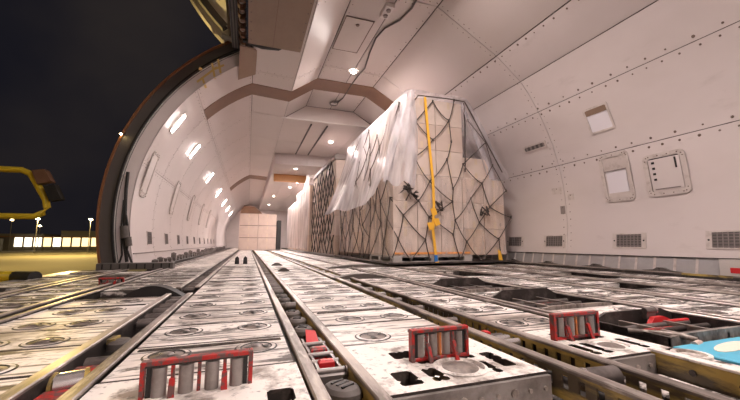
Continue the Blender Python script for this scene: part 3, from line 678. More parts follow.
# grey cross beam behind the right stop
mb = MB(); mb.box(1.36, 1.86, 1.155, 1.185, -0.03, 0.022, ch=0.004)
for k in range(7): mb.tube([(1.40+k*0.07, 1.155, 0.0), (1.40+k*0.07, 1.151, 0.0)], 0.006, 6)
tag(solo('cross_beam', mb, 'grey_metal', 'grey riveted cross beam behind the red-part tray', 'floor beam'))
# cross gap with dark hardware between near and far panel runs
for (x0, x1, y, lab) in ((0.80, 1.33, 3.30, 'dark low latch bank crossing the right track'), (1.05, 1.95, 4.74, 'dark low latch bank before the netted load'), (0.36, 0.50, 4.4, 'black flat latch beside centre track'), (0.36, 0.52, 5.6, 'black flat latch farther along the centre track')):
    mb = MB(); n = 8; top = [(x0+(x1-x0)*i/n, y, 0.006+0.035*min(1, 3*min(i/n, 1-i/n))) for i in range(n+1)]
    mb.prism([(x0, y, -0.05)]+top+[(x1, y, -0.05)], (0, 0.11, 0)); solo('latch_bank', mb, 'rubber', lab, 'latch', 'low black latch banks')

# ------------------------------------------------------------------ red roller stops
def roller_stop(x0, x1, y, h, label, lean=0.0, orange=False, z0=0.0, rollers=4, rz=0.0):
    t = root('roller_stop', (x0, y, z0), label, 'roller stop', 'red upright roller stops')
    t.rotation_euler = (lean, 0, rz)
    wd = x1-x0; b = 0.009; d = 0.022
    for (n, bx) in (('frame_side', (0, b, 0, d, 0, h)), ('frame_side', (wd-b, wd, 0, d, 0, h)), ('frame_bar', (b, wd-b, 0, d, h-b, h)), ('frame_bar', (b, wd-b, 0, d, 0.002, 0.002+b))):
        mb = MB(); mb.box(*bx, ch=0.0015); part(n, mb, 'red_paint', t, True)
    mb = MB(); mb.box(b, wd-b, 0.001, d*0.9, h-b-0.004, h-b); part('frame_lip', mb, 'dark_steel', t, True)
    gap = (wd-2*b)/rollers
    for k in range(rollers):
        cx = b+gap*(k+0.5)
        mb = MB(); mb.tube([(cx, d*0.5, b+0.004), (cx, d*0.5, h-b-0.006)], gap*0.29, 14)
        ro = part('roller', mb, 'roller_steel', t, True); part('axle', MB().tube([(cx, d*0.5, b), (cx, d*0.5, h-b)], gap*0.10, 8), 'dark_steel', ro, True)
    for k in range(1, rollers):
        cx = b+gap*k
        m = 'orange_paint' if (orange and k == 2) else 'red_paint'
        mb = MB(); mb.box(cx-gap*0.07, cx+gap*0.07, 0.004, d-0.004, b, h-b); part('divider', mb, m, t, True)
    for k in (1, rollers-1):
        cx = b+gap*k; mb = MB(); mb.prism([(cx-gap*0.11, -0.002, h*0.55), (cx+gap*0.11, -0.002, h*0.55), (cx+gap*0.14, -0.022, -0.002), (cx-gap*0.14, -0.022, -0.002)], (0, 0.006, 0.001)); part('arm', mb, 'red_paint', t, True)
    for s in (0.012, wd-0.012-0.010):
        mb = MB(); mb.box(s, s+0.010, 0.004, d+0.004, b, h-b); part('side_plate', mb, 'black', t, True)
    return t
roller_stop(-0.213, 0.024, 0.925, 0.094, 'red framed upright roller stop at the lower left foreground', 0.04, z0=-0.016, rz=0.07)
roller_stop(0.458, 0.650, 0.940, 0.090, 'red framed upright roller stop with one orange divider in middle foreground', 0.0, True)
roller_stop(1.032, 1.248, 0.975, 0.090, 'red framed upright roller stop beside the dark trays on the right', 0.0, True)
roller_stop(-1.17, -0.99, 3.55, 0.05, 'small low red roller stop near the door sill', 0.3, rollers=3)
fs_ = root('stop_post', (-0.1, 6.2, 0), 'pair of short black posts on the far centre panel', 'floor stop')
for x in (-0.16, -0.03):
    mb = MB(); mb.prism([(x-0.035, 6.2, 0.001), (x+0.035, 6.2, 0.001), (x+0.03, 6.2, 0.10), (x, 6.2, 0.13), (x-0.03, 6.2, 0.10)], (0, 0.05, 0)); part('post', mb, 'black', fs_)

# ------------------------------------------------------------------ right wall: kick strip, rail, latches, vents, panels
ks = root('baseboard_right', (4.3, 3, 0), kind='structure'); ks['label'] = 'grey corrugated metal kick strip along the right wall'
y = 0.9; k = 0
while y < 9:
    wdt = 0.20; p = arc(RCX, RR, 0.0, 0.19, 'R', 2); mb = MB()
    lo = (p[0][0]-0.02, p[0][1]); hi = (p[-1][0]-0.012, p[-1][1])
    mb.prism([(lo[0], y+0.004, lo[1]), (lo[0], y+wdt-0.004, lo[1]), (hi[0], y+wdt-0.004, hi[1]), (hi[0], y+0.004, hi[1])], (0.012, 0, 0))
    part('kick_plate', mb, 'grey_metal', ks)
    mb = MB(); mb.prism([(lo[0]-0.006, y-0.012, lo[1]), (lo[0]-0.006, y+0.012, lo[1]), (hi[0]-0.006, y+0.012, hi[1]), (hi[0]-0.006, y-0.012, hi[1])], (0.012, 0, 0)); part('stiffener', mb, 'frame_pale', ks)
    y += wdt; k += 1
mb = MB(); mb.box(4.40, 4.425, 0.9, 9, 0.187, 0.197); part('top_edge', mb, 'dark_steel', ks)
sr = root('side_guide_rail', (4.26, 0.9, 0), 'dark guide rail along the foot of the right wall', 'guide rail')
part('rail', MB().box(4.22, 4.27, 0.9, 16, -0.1, 0.03, ch=0.006), 'dark_steel', sr); part('rail_cap', MB().box(4.225, 4.24, 0.9, 16, 0.03, 0.042), 'rail', sr)
part('yellow_mark', MB().box(4.218, 4.224, 1.95, 2.35, 0.02, 0.041), 'yellow_web', sr)
for k, yy in enumerate((2.55, 3.3, 4.05, 4.75)):
    t = root('side_latch', (4.25, yy, 0.042), '%s black humped side latch on the right guide rail' % ORD[k], 'side latch', 'humped latches on the right guide rail')
    part('hump', MB().prism([(4.222, yy-0.20, 0.043), (4.222, yy-0.08, 0.058), (4.222, yy-0.03, 0.082), (4.222, yy+0.03, 0.082), (4.222, yy+0.07, 0.058), (4.222, yy+0.20, 0.043)], (0.045, 0, 0)), 'rubber', t)
    part('pin', MB().tube([(4.21, yy, 0.07), (4.275, yy, 0.07)], 0.012, 8), 'dark_steel', t)
lb = root('wall_placard', (4.35, 2.02, 0.02), 'white placard with red block on the right kick strip', 'placard')
part('plate', MB().box(4.352, 4.358, 1.92, 2.10, 0.02, 0.19), 'frame_white', lb); part('red_block', MB().box(4.348, 4.352, 1.94, 2.02, 0.06, 0.11), 'red_clean', lb)
def vent(side, y, z, wd, h, label, group, bars=7, plate=0.05, pm='frame_pale'):
    t = wall_root(side, y, z, 'wall_vent', label, 'vent', group)
    mb = MB(); W, H = wd/2, h/2
    for (a, b, c, d) in ((-W-plate, -W, -H-0.015, H+0.015), (W, W+plate, -H-0.015, H+0.015), (-W, W, H, H+0.015), (-W, W, -H-0.015, -H)): mb.box(a, b, 0.001, 0.010, c, d)
    part('frame', mb, pm, t, True)
    part('backing', MB().box(-W, W, 0.001, 0.003, -H, H), 'vent_dark', t, True)
    mb = MB()
    for k in range(bars+1):
        x = -W+wd*k/bars; mb.box(x-0.004, x+0.004, 0.003, 0.009, -H, H)
    for k in range(5):
        zz = -H+h*(k+0.5)/5; mb.box(-W, W, 0.003, 0.006, zz-0.003, zz+0.003)
    tag(part('grille_bars', mb, 'slat_grey', t, True), kind='stuff')
    if plate > 0.03:
        for s in (-1, 1): part('screw', MB().tube([(s*(W+plate*0.5), 0.008, 0), (s*(W+plate*0.5), 0.014, 0)], 0.010, 8), 'black', t, True)
    return t
for k, (yy, wd) in enumerate(((2.03, 0.30), (3.00, 0.30), (4.11, 0.30), (4.94, 0.30), (6.2, 0.3))):
    vent('R', yy, 0.375, wd, 0.155, ['dark grille vent at the far right picture edge', 'dark grille vent below the framed hatch on the right wall', 'dark grille vent left of the riveted seam on the right wall', 'dark grille vent just beside the netted load', 'dark grille vent hidden behind the netted load'][k], 'grille vents low on the right wall')
for k, yy in enumerate((6.64, 7.91, 9.18, 10.45, 11.72, 12.99, 14.26, 15.5, 16.8, 18.1)):
    vent('L', yy, 0.43, 0.26, 0.20, '%s small grille vent along the left wall from the doorway' % ORD[k], 'grille vents low on the left wall', plate=0.012, bars=5)
def rrect(w, h, r, n=5):
    P = []
    for (cx, cz, a0) in ((w-r, h-r, 0), (-w+r, h-r, 90), (-w+r, -h+r, 180), (w-r, -h+r, 270)):
        for i in range(n+1):
            a = math.radians(a0+90*i/n); P.append((cx+r*math.cos(a), cz+r*math.sin(a)))
    return P
def rframe(outer, inner, y0, y1):
    mb = MB(); n = len(outer)
    O_ = [(p[0], y1, p[1]) for p in outer]; I_ = [(p[0], y1, p[1]) for p in inner]; Ob = [(p[0], y0, p[1]) for p in outer]; Ib = [(p[0], y0, p[1]) for p in inner]
    for i in range(n):
        j = (i+1) % n; mb.add([O_[i], O_[j], I_[j], I_[i]], [(0, 1, 2, 3)]); mb.add([Ob[i], Ob[j], O_[j], O_[i]], [(0, 1, 2, 3)]); mb.add([I_[i], I_[j], Ib[j], Ib[i]], [(0, 1, 2, 3)])
    return mb
def screws(t, outer, inner, step=2, y=0.012, r=0.007):
    mb = MB(); n = len(outer)
    for i in range(n):
        a, b = Vector(outer[i]).lerp(Vector(inner[i]), 0.5), Vector(outer[(i+1) % n]).lerp(Vector(inner[(i+1) % n]), 0.5)
        L = (b-a).length; k = max(1, int(L/0.09))
        if L < 0.02 and i % 3: continue
        for q in range(k):
            p = a.lerp(b, q/k); mb.tube([(p.x, y, p.y), (p.x, y+0.003, p.y)], r, 6)
    tag(part('screws', mb, 'rivet', t, True), kind='stuff')
# recessed light on the right wall
t = wall_root('R', 3.09, 1.95, 'recessed_light', 'unlit recessed light box high on the right wall', 'wall light')
o_, i_ = rrect(0.165, 0.175, 0.012, 2), rrect(0.14, 0.15, 0.012, 2)
part('rim', rframe(o_, i_, 0.0, 0.010), 'frame_pale', t, True); part('diffuser', MB().box(-0.14, 0.14, 0.001, 0.004, -0.15, 0.075), 'recess_pale', t, True); part('top_shade', MB().box(-0.14, 0.14, 0.001, 0.008, 0.075, 0.15), 'brown_panel', t, True)
# small vent
t = wall_root('R', 4.20, 1.87, 'wall_slot', 'small dark slotted handle beside the riveted seam', 'vent')
part('rim', rframe(rrect(0.23, 0.055, 0.01, 2), rrect(0.20, 0.03, 0.01, 2), 0.0, 0.012), 'frame_pale', t, True); part('slot', MB().box(-0.2, 0.2, 0.001, 0.004, -0.03, 0.03), 'vent_dark', t, True)
for k in range(5): part('slat', MB().box(-0.2+0.085*k, -0.165+0.085*k, 0.003, 0.008, -0.03, 0.03), 'slat_grey', t, True)
# framed hatch
t = wall_root('R', 3.07, 1.19, 'wall_hatch', 'tall riveted hatch frame with pale sunken window on the right wall', 'hatch')
o_, i_ = rrect(0.19, 0.315, 0.05), rrect(0.145, 0.265, 0.025)
part('frame', rframe(o_, i_, 0.0, 0.014), 'frame_pale', t, True); screws(t, o_, i_, y=0.014)
part('upper_plate', MB().box(-0.145, 0.145, 0.001, 0.006, 0.09, 0.262), 'frame_pale', t, True); part('window_plate', MB().box(-0.125, 0.13, 0.001, 0.004, -0.20, 0.085), 'recess_pale', t, True)
part('shade_edge', MB().box(-0.145, 0.145, 0.001, 0.014, 0.085, 0.095), 'slat_grey', t, True); part('lower_plate', MB().box(-0.145, 0.145, 0.001, 0.006, -0.262, -0.20), 'frame_pale', t, True)
# square access panel
t = wall_root('R', 2.52, 1.13, 'access_panel', 'square access panel with dark toggle row on the right wall', 'access panel')
o_, i_ = rrect(0.215, 0.245, 0.06), rrect(0.165, 0.195, 0.03)
part('frame', rframe(o_, i_, 0.0, 0.016), 'frame_pale', t, True); screws(t, o_, i_, y=0.016)
part('panel_plate', MB().box(-0.155, 0.155, 0.001, 0.008, -0.18, 0.185), 'lining', t, True); part('top_groove', MB().box(-0.16, 0.16, 0.001, 0.006, 0.183, 0.194), 'black', t, True)
for k in range(4): part('toggle', MB().box(0.098, 0.125, 0.008, 0.018, 0.13-0.065*k, 0.155-0.065*k), 'black', t, True)
part('handle', MB().box(-0.12, -0.105, 0.008, 0.018, 0.05, 0.17), 'black', t, True); part('placard', MB().box(-0.09, 0.07, 0.008, 0.009, -0.13, -0.085), 'carton_pink', t, True); part('latch_strip', MB().box(-0.12, 0.13, 0.008, 0.012, -0.172, -0.16), 'slat_grey', t, True)
for (px, py, a, b, lab) in ((557, 191, 0.09, 0.05, 'small grey patch left of the riveted seam'), (571, 197, 0.05, 0.045, 'small grey patch right of the riveted seam'), (563, 210, 0.04, 0.06, 'tiny dark plate on the riveted seam')):
    p = onR(px, py); t = wall_root('R', p.y, p.z, 'wall_patch', lab, 'patch'); part('plate', MB().box(-a, a, 0.0, 0.004, -b, b), 'slat_grey' if 'dark' in lab else 'frame_pale', t, True); part('screw', MB().tube([(0, 0.004, b*0.6), (0, 0.007, b*0.6)], 0.008, 6), 'rivet', t, True)

# ------------------------------------------------------------------ left wall: lights, window plugs, dado, guide rail, cable
WARM = (1.0, 0.87, 0.82)
for k, yy in enumerate((6.07, 7.88, 10.98, 14.2, 17.6, 20.6, 24.0)):
    t = wall_root('L', yy, 2.265, 'wall_light', '%s lit strip light along the left wall from the doorway' % ORD[k], 'wall light', 'lit strip lights on the left wall')
    part('housing', rframe(rrect(0.085, 0.19, 0.015, 2), rrect(0.06, 0.165, 0.012, 2), 0.0, 0.016), 'frame_white', t, True)
    part('lens', MB().box(-0.06, 0.06, 0.001, 0.010, -0.165, 0.165), 'lamp_glow', t, True)
    l = lamp('strip_glow', 'AREA', (0, 0.03, 0), 26, WARM, 0.09, size_y=0.30); l.parent = t; l.rotation_euler = (math.radians(-90), 0, 0)
for k, yy in enumerate((7.9, 10.98, 14.2, 17.6, 20.6, 24.0)):
    t = wall_root('R', yy, 2.265, 'wall_light', '%s lit strip light on the right wall behind the loads' % ORD[k], 'wall light', 'lit strip lights on the right wall')
    part('housing', rframe(rrect(0.085, 0.19, 0.015, 2), rrect(0.06, 0.165, 0.012, 2), 0.0, 0.016), 'frame_white', t, True)
    part('lens', MB().box(-0.06, 0.06, 0.001, 0.010, -0.165, 0.165), 'lamp_glow', t, True)
    l = lamp('strip_glow', 'AREA', (0, 0.03, 0), 34, WARM, 0.09, size_y=0.30); l.parent = t; l.rotation_euler = (math.radians(-90), 0, 0)
for k, (yy, z) in enumerate(((6.06, 1.40), (8.2, 1.30), (10.4, 1.3), (12.6, 1.3), (14.8, 1.3))):
    t = wall_root('L', yy, z, 'window_plug', '%s tall rounded window plug along the left wall from the doorway' % ORD[k], 'window plug', 'window plugs on the left wall')
    o_, i_ = rrect(0.17, 0.36, 0.07), rrect(0.13, 0.32, 0.05)
    part('frame', rframe(o_, i_, 0.0, 0.016), 'frame_pale', t, True); screws(t, o_, i_, y=0.016, r=0.009)
    part('plug_plate', MB().box(-0.125, 0.125, 0.001, 0.006, -0.31, 0.31), 'lining', t, True); part('latch', MB().box(-0.02, 0.02, 0.006, 0.02, 0.05, 0.11), 'dark_steel', t, True); part('lower_lip', MB().box(-0.10, 0.10, 0.006, 0.02, -0.29, -0.24), 'frame_white', t, True)
mb = MB(); x = LCX-math.sqrt(LR**2-(0.20-CZ)**2)
mb.box(x-0.002, x+0.012, 5.72, YF, 0.19, 0.205); tag(solo('baseboard_left', mb, 'slat_grey', kind='structure'))
sg = root('side_guide_rail', (-1.28, 5.8, 0), 'dark guide rail with lumpy rollers along the left wall foot', 'guide rail')
part('rail', MB().box(-1.34, -1.22, 5.75, YF, -0.11, 0.03, ch=0.006), 'dark_steel', sg)
gm = MB(); gm.box(-0.05, 0.05, -0.09, 0.09, 0, 0.03, ch=0.008); gm.tube([(-0.03, -0.03, 0.045), (0.05, -0.03, 0.045)], 0.028, 10, 1); gm.box(-0.03, 0.01, 0.03, 0.08, 0.03, 0.075, ch=0.006); GM = gm.mesh('guide_roller', ['rubber', 'roller_metal'])
y = 5.9
while y < 22:
    o = link('guide_roller', GM, sg, Vector((-1.28, y, 0.03))-WL[sg.name]); o.scale = (1, 1, random.uniform(1.0, 2.2)); y += random.uniform(0.22, 0.4)
# black block at the door sill
sb = root('sill_block', (-1.35, 5.45, 0), 'long black ribbed sill block at the foot of the door frame', 'sill block')
part('block', MB().box(-1.82, -0.95, 5.38, 5.52, 0.0, 0.085, ch=0.008), 'frame_dark', sb)
for k in range(9): part('rib', MB().box(-1.76+k*0.095, -1.745+k*0.095, 5.372, 5.382, 0.01, 0.075), 'black', sb)
# hanging cable bundle on the frame
cb = root('cable_bundle', (-1.45, 5.72, 0), 'black cable bundle hanging down beside the door frame', 'cable')
def LP(px, py, off): return tuple(onL(px, py, off))
part('main_cable', MB().tube([P(128, 172, 5.56), P(126, 190, 5.56), P(125, 215, 5.56), P(124, 240, 5.56), P(127, 262, 5.56)], 0.022, 8), 'black', cb)
part('cable', MB().tube([P(126, 215, 5.54), P(129, 235, 5.54), P(127, 250, 5.54), P(132, 263, 5.54)], 0.014, 8), 'black', cb)
part('cable', MB().tube([P(124, 200, 5.55), P(121, 230, 5.55), P(122, 255, 5.55), P(119, 264, 5.55)], 0.012, 8), 'black', cb)
part('connector', MB().tube([P(124, 226, 5.52), P(125, 238, 5.52)], 0.05, 8), 'rubber', cb)
part('connector', MB().tube([P(128, 237, 5.52), P(129, 246, 5.52)], 0.04, 8), 'rubber', cb)
# yellow tape marks near the door frame
ym = root('tape_marks', tuple(onL(200, 70, 0.004)), 'yellow scrawled tape marks high on the wall by the door', 'tape mark')
def mark(a, b, wpx):
    (x0, y0), (x1, y1) = (a[0]+3, a[1]+5), (b[0]+3, b[1]+5); dx, dy = x1-x0, y1-y0; L = math.hypot(dx, dy); nx, ny = -dy/L*wpx/2, dx/L*wpx/2
    def onW(px, py):
        # first hit with the flared return panel or the lining behind it
        lo, hi = 5.0, 9.0
        for _ in range(40):
            m_ = (lo+hi)/2; p = atY(px, py, m_); Rs = 3.078-min(max((m_-5.605)/0.067, 0), 1)*0.147-0.007
            if math.hypot(p.x-OCX, p.z-CZ) > Rs: hi = m_
            else: lo = m_
        return atY(px, py, lo)
    n = 8; A = []; B = []
    for k in range(n+1):
        t = k/n; A.append(onW(x0+dx*t+nx, y0+dy*t+ny)); B.append(onW(x0+dx*t-nx, y0+dy*t-ny))
    part('tape_strip', MB().shell(A, B), 'graffiti_yellow', ym)
for a, b in (((194, 77), (214, 62)), ((199, 72), (203, 83)), ((209, 58), (212, 74)), ((215, 54), (218, 70)), ((212, 64), (221, 60))): mark(a, b, 2.2)
mark((196, 63), (199, 65), 3)

# ------------------------------------------------------------------ ceiling: lamps, cord, boxes
SPOTS = [(1.77, 6.0, 3.61, 'bright round ceiling lamp ahead of the brown band'), (1.77, 3.0, 3.61, 'round ceiling lamp above the near deck'), (1.77, 0.2, 3.61, 'round ceiling lamp overhead behind the frame'), (1.77, -2.4, 3.61, 'rearmost round ceiling lamp'),
         (2.13, 9.5, 3.25, 'round lamp in lowered ceiling above the second load'), (1.44, 11.8, 2.90, 'round lamp before the orange brown header'), (1.83, 14.5, 2.90, 'first round lamp beyond the orange brown header'), (1.70, 15.9, 2.90, 'second round lamp beyond the orange brown header'), (1.2, 19.2, 2.90, 'added round ceiling lamp brightening the far boxes'), (1.2, 23.5, 2.90, 'added farthest round ceiling lamp brightening the cabin end')]  # last two lamps are added to brighten the far cabin end
for (x, y, z, lab) in SPOTS:
    t = root('ceiling_lamp', (x, y, z), lab, 'ceiling lamp', 'round ceiling lamps')
    part('rim', MB().lathe([(0.075, 0.0), (0.07, -0.018), (0.05, -0.02)], 18), 'frame_white', t, True); part('bulb', MB().lathe([(0.05, -0.016), (0.035, -0.03), (0.0, -0.034)], 14), 'spot_glow', t, True)
    l = lamp('lamp_glow', 'AREA', (0, 0, -0.06), 76 if z > 3.5 else (62 if y < 11 else 30 if y < 13 else 85 if y < 18 else 170), WARM, 0.3); l.data.shape = 'DISK'; l.parent = t
cz = 3.60
cord = [ground(x_, y_, cz) for x_, y_ in ((425, -16), (412, 8), (400, 20), (385, 28), (376, 38), (370, 52), (365, 68), (358, 76), (352, 84), (343, 98), (337, 103))]
mb = MB(); mb.tube(cord, 0.014, 6); solo('power_cord', mb, 'rubber', 'dark cord snaking along the flat ceiling panel', 'cord')
jb = root('junction_box', tuple(ground(333, 104, 3.58)), 'coiled cord junction knot below the brown band', 'junction')
p = ground(334, 103, 3.57)
part('coil', MB().tube([(p.x+0.09*math.cos(a*0.7), p.y+0.09*math.sin(a*0.7)+a*0.004, p.z+0.01*math.sin(a)) for a in range(22)], 0.014, 6), 'slat_grey', jb); part('plug', MB().tube([(p.x-0.06, p.y, p.z-0.01), (p.x+0.06, p.y, p.z-0.01)], 0.03, 8), 'frame_pale', jb)
p = ground(387, 11, 3.58); t = root('ceiling_fixture', tuple(p), 'small pale double socket on the flat ceiling near the picture top', 'socket')
part('body', MB().box(p.x-0.06, p.x+0.06, p.y-0.13, p.y+0.13, 3.55, 3.615, ch=0.0), 'frame_white', t)
for s in (-0.06, 0.06): part('socket', MB().lathe([(0.035, 0.0), (0.03, -0.02), (0, -0.02)], 12, (p.x, p.y+s, 3.55)), 'slat_grey', t)
p = ground(352, 36, 3.61); t = root('ceiling_hatch', tuple(p), 'outlined square hatch in the flat ceiling panel', 'ceiling hatch')
def rect_frame(x0, x1, y0, y1, z0, z1, b): return MB().box(x0, x1, y0, y0+b, z0, z1).box(x0, x1, y1-b, y1, z0, z1).box(x0, x0+b, y0, y1, z0, z1).box(x1-b, x1, y0, y1, z0, z1)
part('hatch_edge', rect_frame(p.x-0.22, p.x+0.22, p.y-0.45, p.y+0.45, 3.606, 3.616, 0.014), 'rivet', t); part('hatch_plate', MB().box(p.x-0.205, p.x+0.205, p.y-0.435, p.y+0.435, 3.608, 3.617), 'ceiling_lining', t); part('lock', MB().lathe([(0.03, 0), (0.028, -0.01), (0, -0.01)], 10, (p.x, p.y-0.3, 3.607)), 'rivet', t)
for x in (1.35, 1.75):
    mb = MB(); mb.box(x-0.018, x+0.018, 8.2, 11.2, 3.235, 3.257); solo('ceiling_rail', mb, 'dark_steel', 'dark rail in the lowered ceiling, %s one' % ('left' if x < 1.5 else 'right'), 'ceiling rail', 'rails in the lowered ceiling')

# ================================================================== CARGO
def carton(x0, x1, y0, y1, z0, z1, label, group, m='carton', tape=True):
    g = 0.006; mb = MB(); mb.box(x0+g, x1-g, y0+g, y1-g, z0+0.001, z1-0.003, 0, ch=0.006)
    if tape:
        xm = (x0+x1)/2; ym = (y0+y1)/2
        mb.box(xm-0.025, xm+0.025, y0+g-0.0015, y0+g, z0+0.02, z0+(z1-z0)*0.3, 1); mb.box(xm-0.025, xm+0.025, y0+g-0.0015, y0+g, z1-(z1-z0)*0.3, z1-0.012, 1)
        mb.box(x0+g-0.0015, x0+g, ym-0.025, ym+0.025, z0+0.02, z1-0.012, 1)
    return solo('carton', mb, [m, 'tape'], label, 'carton', group)
X0, X1, Y0, Y1_ = 2.02, 4.06, 4.72, 7.90
# aluminium base sheet and grey skid
pb = root('cargo_pallet', (3.1, 6.3, 0.013), 'thin aluminium base sheet under the near netted load', 'pallet')
part('sheet', MB().box(X0-0.08, X1+0.09, Y0-0.07, Y1_+0.08, 0.043, 0.058), 'grey_metal', pb); part('edge_rail', MB().box(X0-0.08, X1+0.09, Y0-0.09, Y0-0.07, 0.043, 0.068), 'dark_steel', pb); part('edge_rail', MB().box(X0-0.10, X0-0.08, Y0-0.09, Y1_+0.1, 0.043, 0.068), 'dark_steel', pb)
SK = 0.16
for (a, b, lab) in ((X0, X0+1.36, 'grey skid under the front left of the near netted load'),):
    t = root('skid', ((a+b)/2, Y0+0.5, 0.058), lab, 'skid')
    part('top_deck', MB().box(a, b, Y0, Y0+1.1, SK-0.025, SK), 'grey_plastic', t); part('bottom_deck', MB().box(a, b, Y0, Y0+1.1, 0.059, 0.075), 'grey_plastic', t)
    for k in range(3):
        xx = a+(b-a-0.14)*k/2
        for yy in (Y0, Y0+0.48, Y0+0.96): part('block', MB().box(xx, xx+0.14, yy, yy+0.14, 0.075, SK-0.025), 'grey_plastic', t)
TOPL = 1.40
rows = 3; rh = (TOPL-SK)/rows
LAY = ['bottom', 'second', 'third', 'fourth', 'fifth', 'top']
nx = 5; cw = (X1-X0)/nx; ny = 6; cd = (Y1_-Y0)/ny
MS = ['carton', 'carton_pale', 'carton_pink']
def clab(layer, i, j):
    if j == 0: return 'carton in the %s layer, %s from the left, front of near load' % (layer, ['first', 'second', 'third', 'fourth', 'fifth'][i])
    if i == 0: return 'carton in the %s layer, %s back on the left side of near load' % (layer, ORD[j])
    return 'carton hidden inside the %s layer of the near load, column %s row %s' % (layer, ORD[i], ORD[j])
for r in range(rows):
    for i in range(nx):
        for j in range(ny):
            if i > (1 if r == 2 else 0) and j > 0: continue
            carton(X0+i*cw, X0+(i+1)*cw, Y0+j*cd, Y0+(j+1)*cd, SK+r*rh, SK+(r+1)*rh, clab(LAY[r], i, j), 'cartons of the near netted load', MS[(i*2+j+r) % 3] if not (j == 0 and i < 3) else 'carton_pale')
# the upper stack is narrower
UX0, UX1 = 2.27, 3.28; UT = 2.66; uh = (UT-TOPL)/3; uw = (UX1-UX0)/2
for r in range(3):
    for i in range(2):
        for j in range(ny):
            if i > 0 and j > 0 and r < 2: continue
            carton(UX0+i*uw, UX0+(i+1)*uw, Y0+j*cd, Y0+(j+1)*cd, TOPL+r*uh, TOPL+(r+1)*uh, clab(LAY[3+r], i, j), 'cartons of the near netted load', MS[(i+j*2+r) % 3] if j else ('carton_pale' if r != 1 else 'carton_pink'))
carton(UX1+0.02, X1-0.25, Y0+0.04, Y0+0.5, TOPL, TOPL+0.36, 'carton on the right shoulder of the near netted load', 'cartons of the near netted load', 'carton_pale')

# net: ropes on the faces of the load
def front_limit(x):
    if x < UX0-0.02: return TOPL+0.02+max(0, (x-X0)/(UX0-X0))*1.1
    if x < UX1+0.05: return UT+0.03
    return UT+0.02-(x-UX1-0.05)/(X1-UX1-0.05)*(UT-1.45)
def net_pt(u, z):
    # u < 0: left face, u > 0: front face
    lean = max(0.0, (z-TOPL)/(UT-TOPL))*0.24
    bul = 0.03+0.02*math.sin(u*5.1+z*3.3)
    if u <= 0: return Vector((X0-bul+lean, Y0-u-0.02, z))
    x = X0+u
    return Vector((x-0.03*(1 if u < 0.05 else 0), Y0-bul-0.0, z))
def rope(mb, a, b, r=0.009, sag=0.0, sub=3):
    a = Vector(a); b = Vector(b); pts = []
    for i in range(sub+1):
        t = i/sub; p = a.lerp(b, t); p.z -= sag*4*t*(1-t); pts.append(p)
    mb.tube(pts, r, 4, smooth=False)
rnd = random.Random(11)
net = root('cargo_net', (3.0, Y0-0.05, 0.06), 'dark diamond rope net over the near load', 'cargo net')
def make_net(us, zs, fn, keep, jit=0.11, r=0.0085):
    nodes = {}; mb = MB(); kn = MB()
    for j, z in enumerate(zs):
        for i, u in enumerate(us):
            if (i+j) % 2: continue
            uu = u+rnd.uniform(-jit, jit); zz = z+rnd.uniform(-jit, jit)*0.8
            if j == 0: zz = z
            if keep(uu, zz): nodes[(i, j)] = fn(uu, zz)
    for (i, j), p in nodes.items():
        for d in (-1, 1):
            q = nodes.get((i+d, j+1))
            if q and rnd.random() > 0.09: rope(mb, p, q, r, rnd.uniform(-0.01, 0.05), 4)
        kn.tube([p+Vector((0, 0, -0.02)), p+Vector((0, 0, 0.02))], r*1.7, 5)
    return mb, kn
us = [-3.1+0.185*i for i in range(17)]+[0.0+0.225*i for i in range(10)]
zs = [0.10, 0.42, 0.72, 1.00, 1.26, 1.60, 1.96, 2.30, 2.62]
mbn, kn = make_net(us, zs, net_pt, lambda u, z: (u <= 0 and z < 2.68) or (u > 0 and z < front_limit(X0+u)+0.05))
tag(part('rope_mesh', mbn, 'net_rope', net), kind='stuff'); tag(part('knots', kn, 'net_rope', net), kind='stuff')
mb = MB(); q = [net_pt(u, min(front_limit(X0+u), UT+0.03)) for u in (0.22, 0.45, 0.7, 0.95, 1.2, 1.3)]
q += [net_pt(u, front_limit(X0+u)) for u in (1.5, 1.75, 2.0)]
mb.tube(q, 0.010, 5); mb.tube([net_pt(1.28, z) for z in (2.66, 2.3, 1.9, 1.5)], 0.011, 5); tag(part('border_rope', mb, 'net_rope', net))
# tangled tie knots
for k, (px, py) in enumerate(((409, 188), (484, 211), (441, 206), (412, 196))):
    c = atY(px, py, Y0-0.07); mb = MB()
    pts = [(c.x+rnd.uniform(-0.12, 0.12), c.y+rnd.uniform(-0.03, 0.02), c.z+rnd.uniform(-0.09, 0.09)) for _ in range(12)]
    mb.tube(pts, 0.012, 5); part('tie_tangle', mb, 'net_rope', net)
# yellow strap with blue end, orange bands
st = root('cargo_strap', (2.78, Y0-0.06, 0.08), 'yellow ratchet strap with blue end down the near load', 'strap')
pts = [(425, 97), (428, 130), (431, 160), (433, 180), (434, 205), (433, 230), (436, 255)]
for a, b in zip(pts[:-1], pts[1:]):
    A = atY(*a, Y0-0.075); B = atY(*b, Y0-0.075); mb = MB()
    mb.prism([A-Vector((0.022, 0, 0)), A+Vector((0.022, 0, 0)), B+Vector((0.022, 0, 0)), B-Vector((0.022, 0, 0))], (0, 0.004, 0)); part('strap_web', mb, 'strap_yellow', st)
for (px, py) in ((434, 212), (437, 222), (431, 226)):
    c = atY(px, py, Y0-0.085); part('strap_bunch', MB().prism([c+Vector((-0.06, 0, 0.05)), c+Vector((0.03, 0, 0.06)), c+Vector((0.06, 0, -0.03)), c+Vector((-0.02, 0, -0.07))], (0, 0.012, 0)), 'strap_yellow', st)
c = atY(436, 259, Y0-0.08); part('blue_hook', MB().box(c.x-0.025, c.x+0.025, c.y-0.008, c.y+0.008, c.z-0.05, c.z+0.06, ch=0.006), 'blue', st)
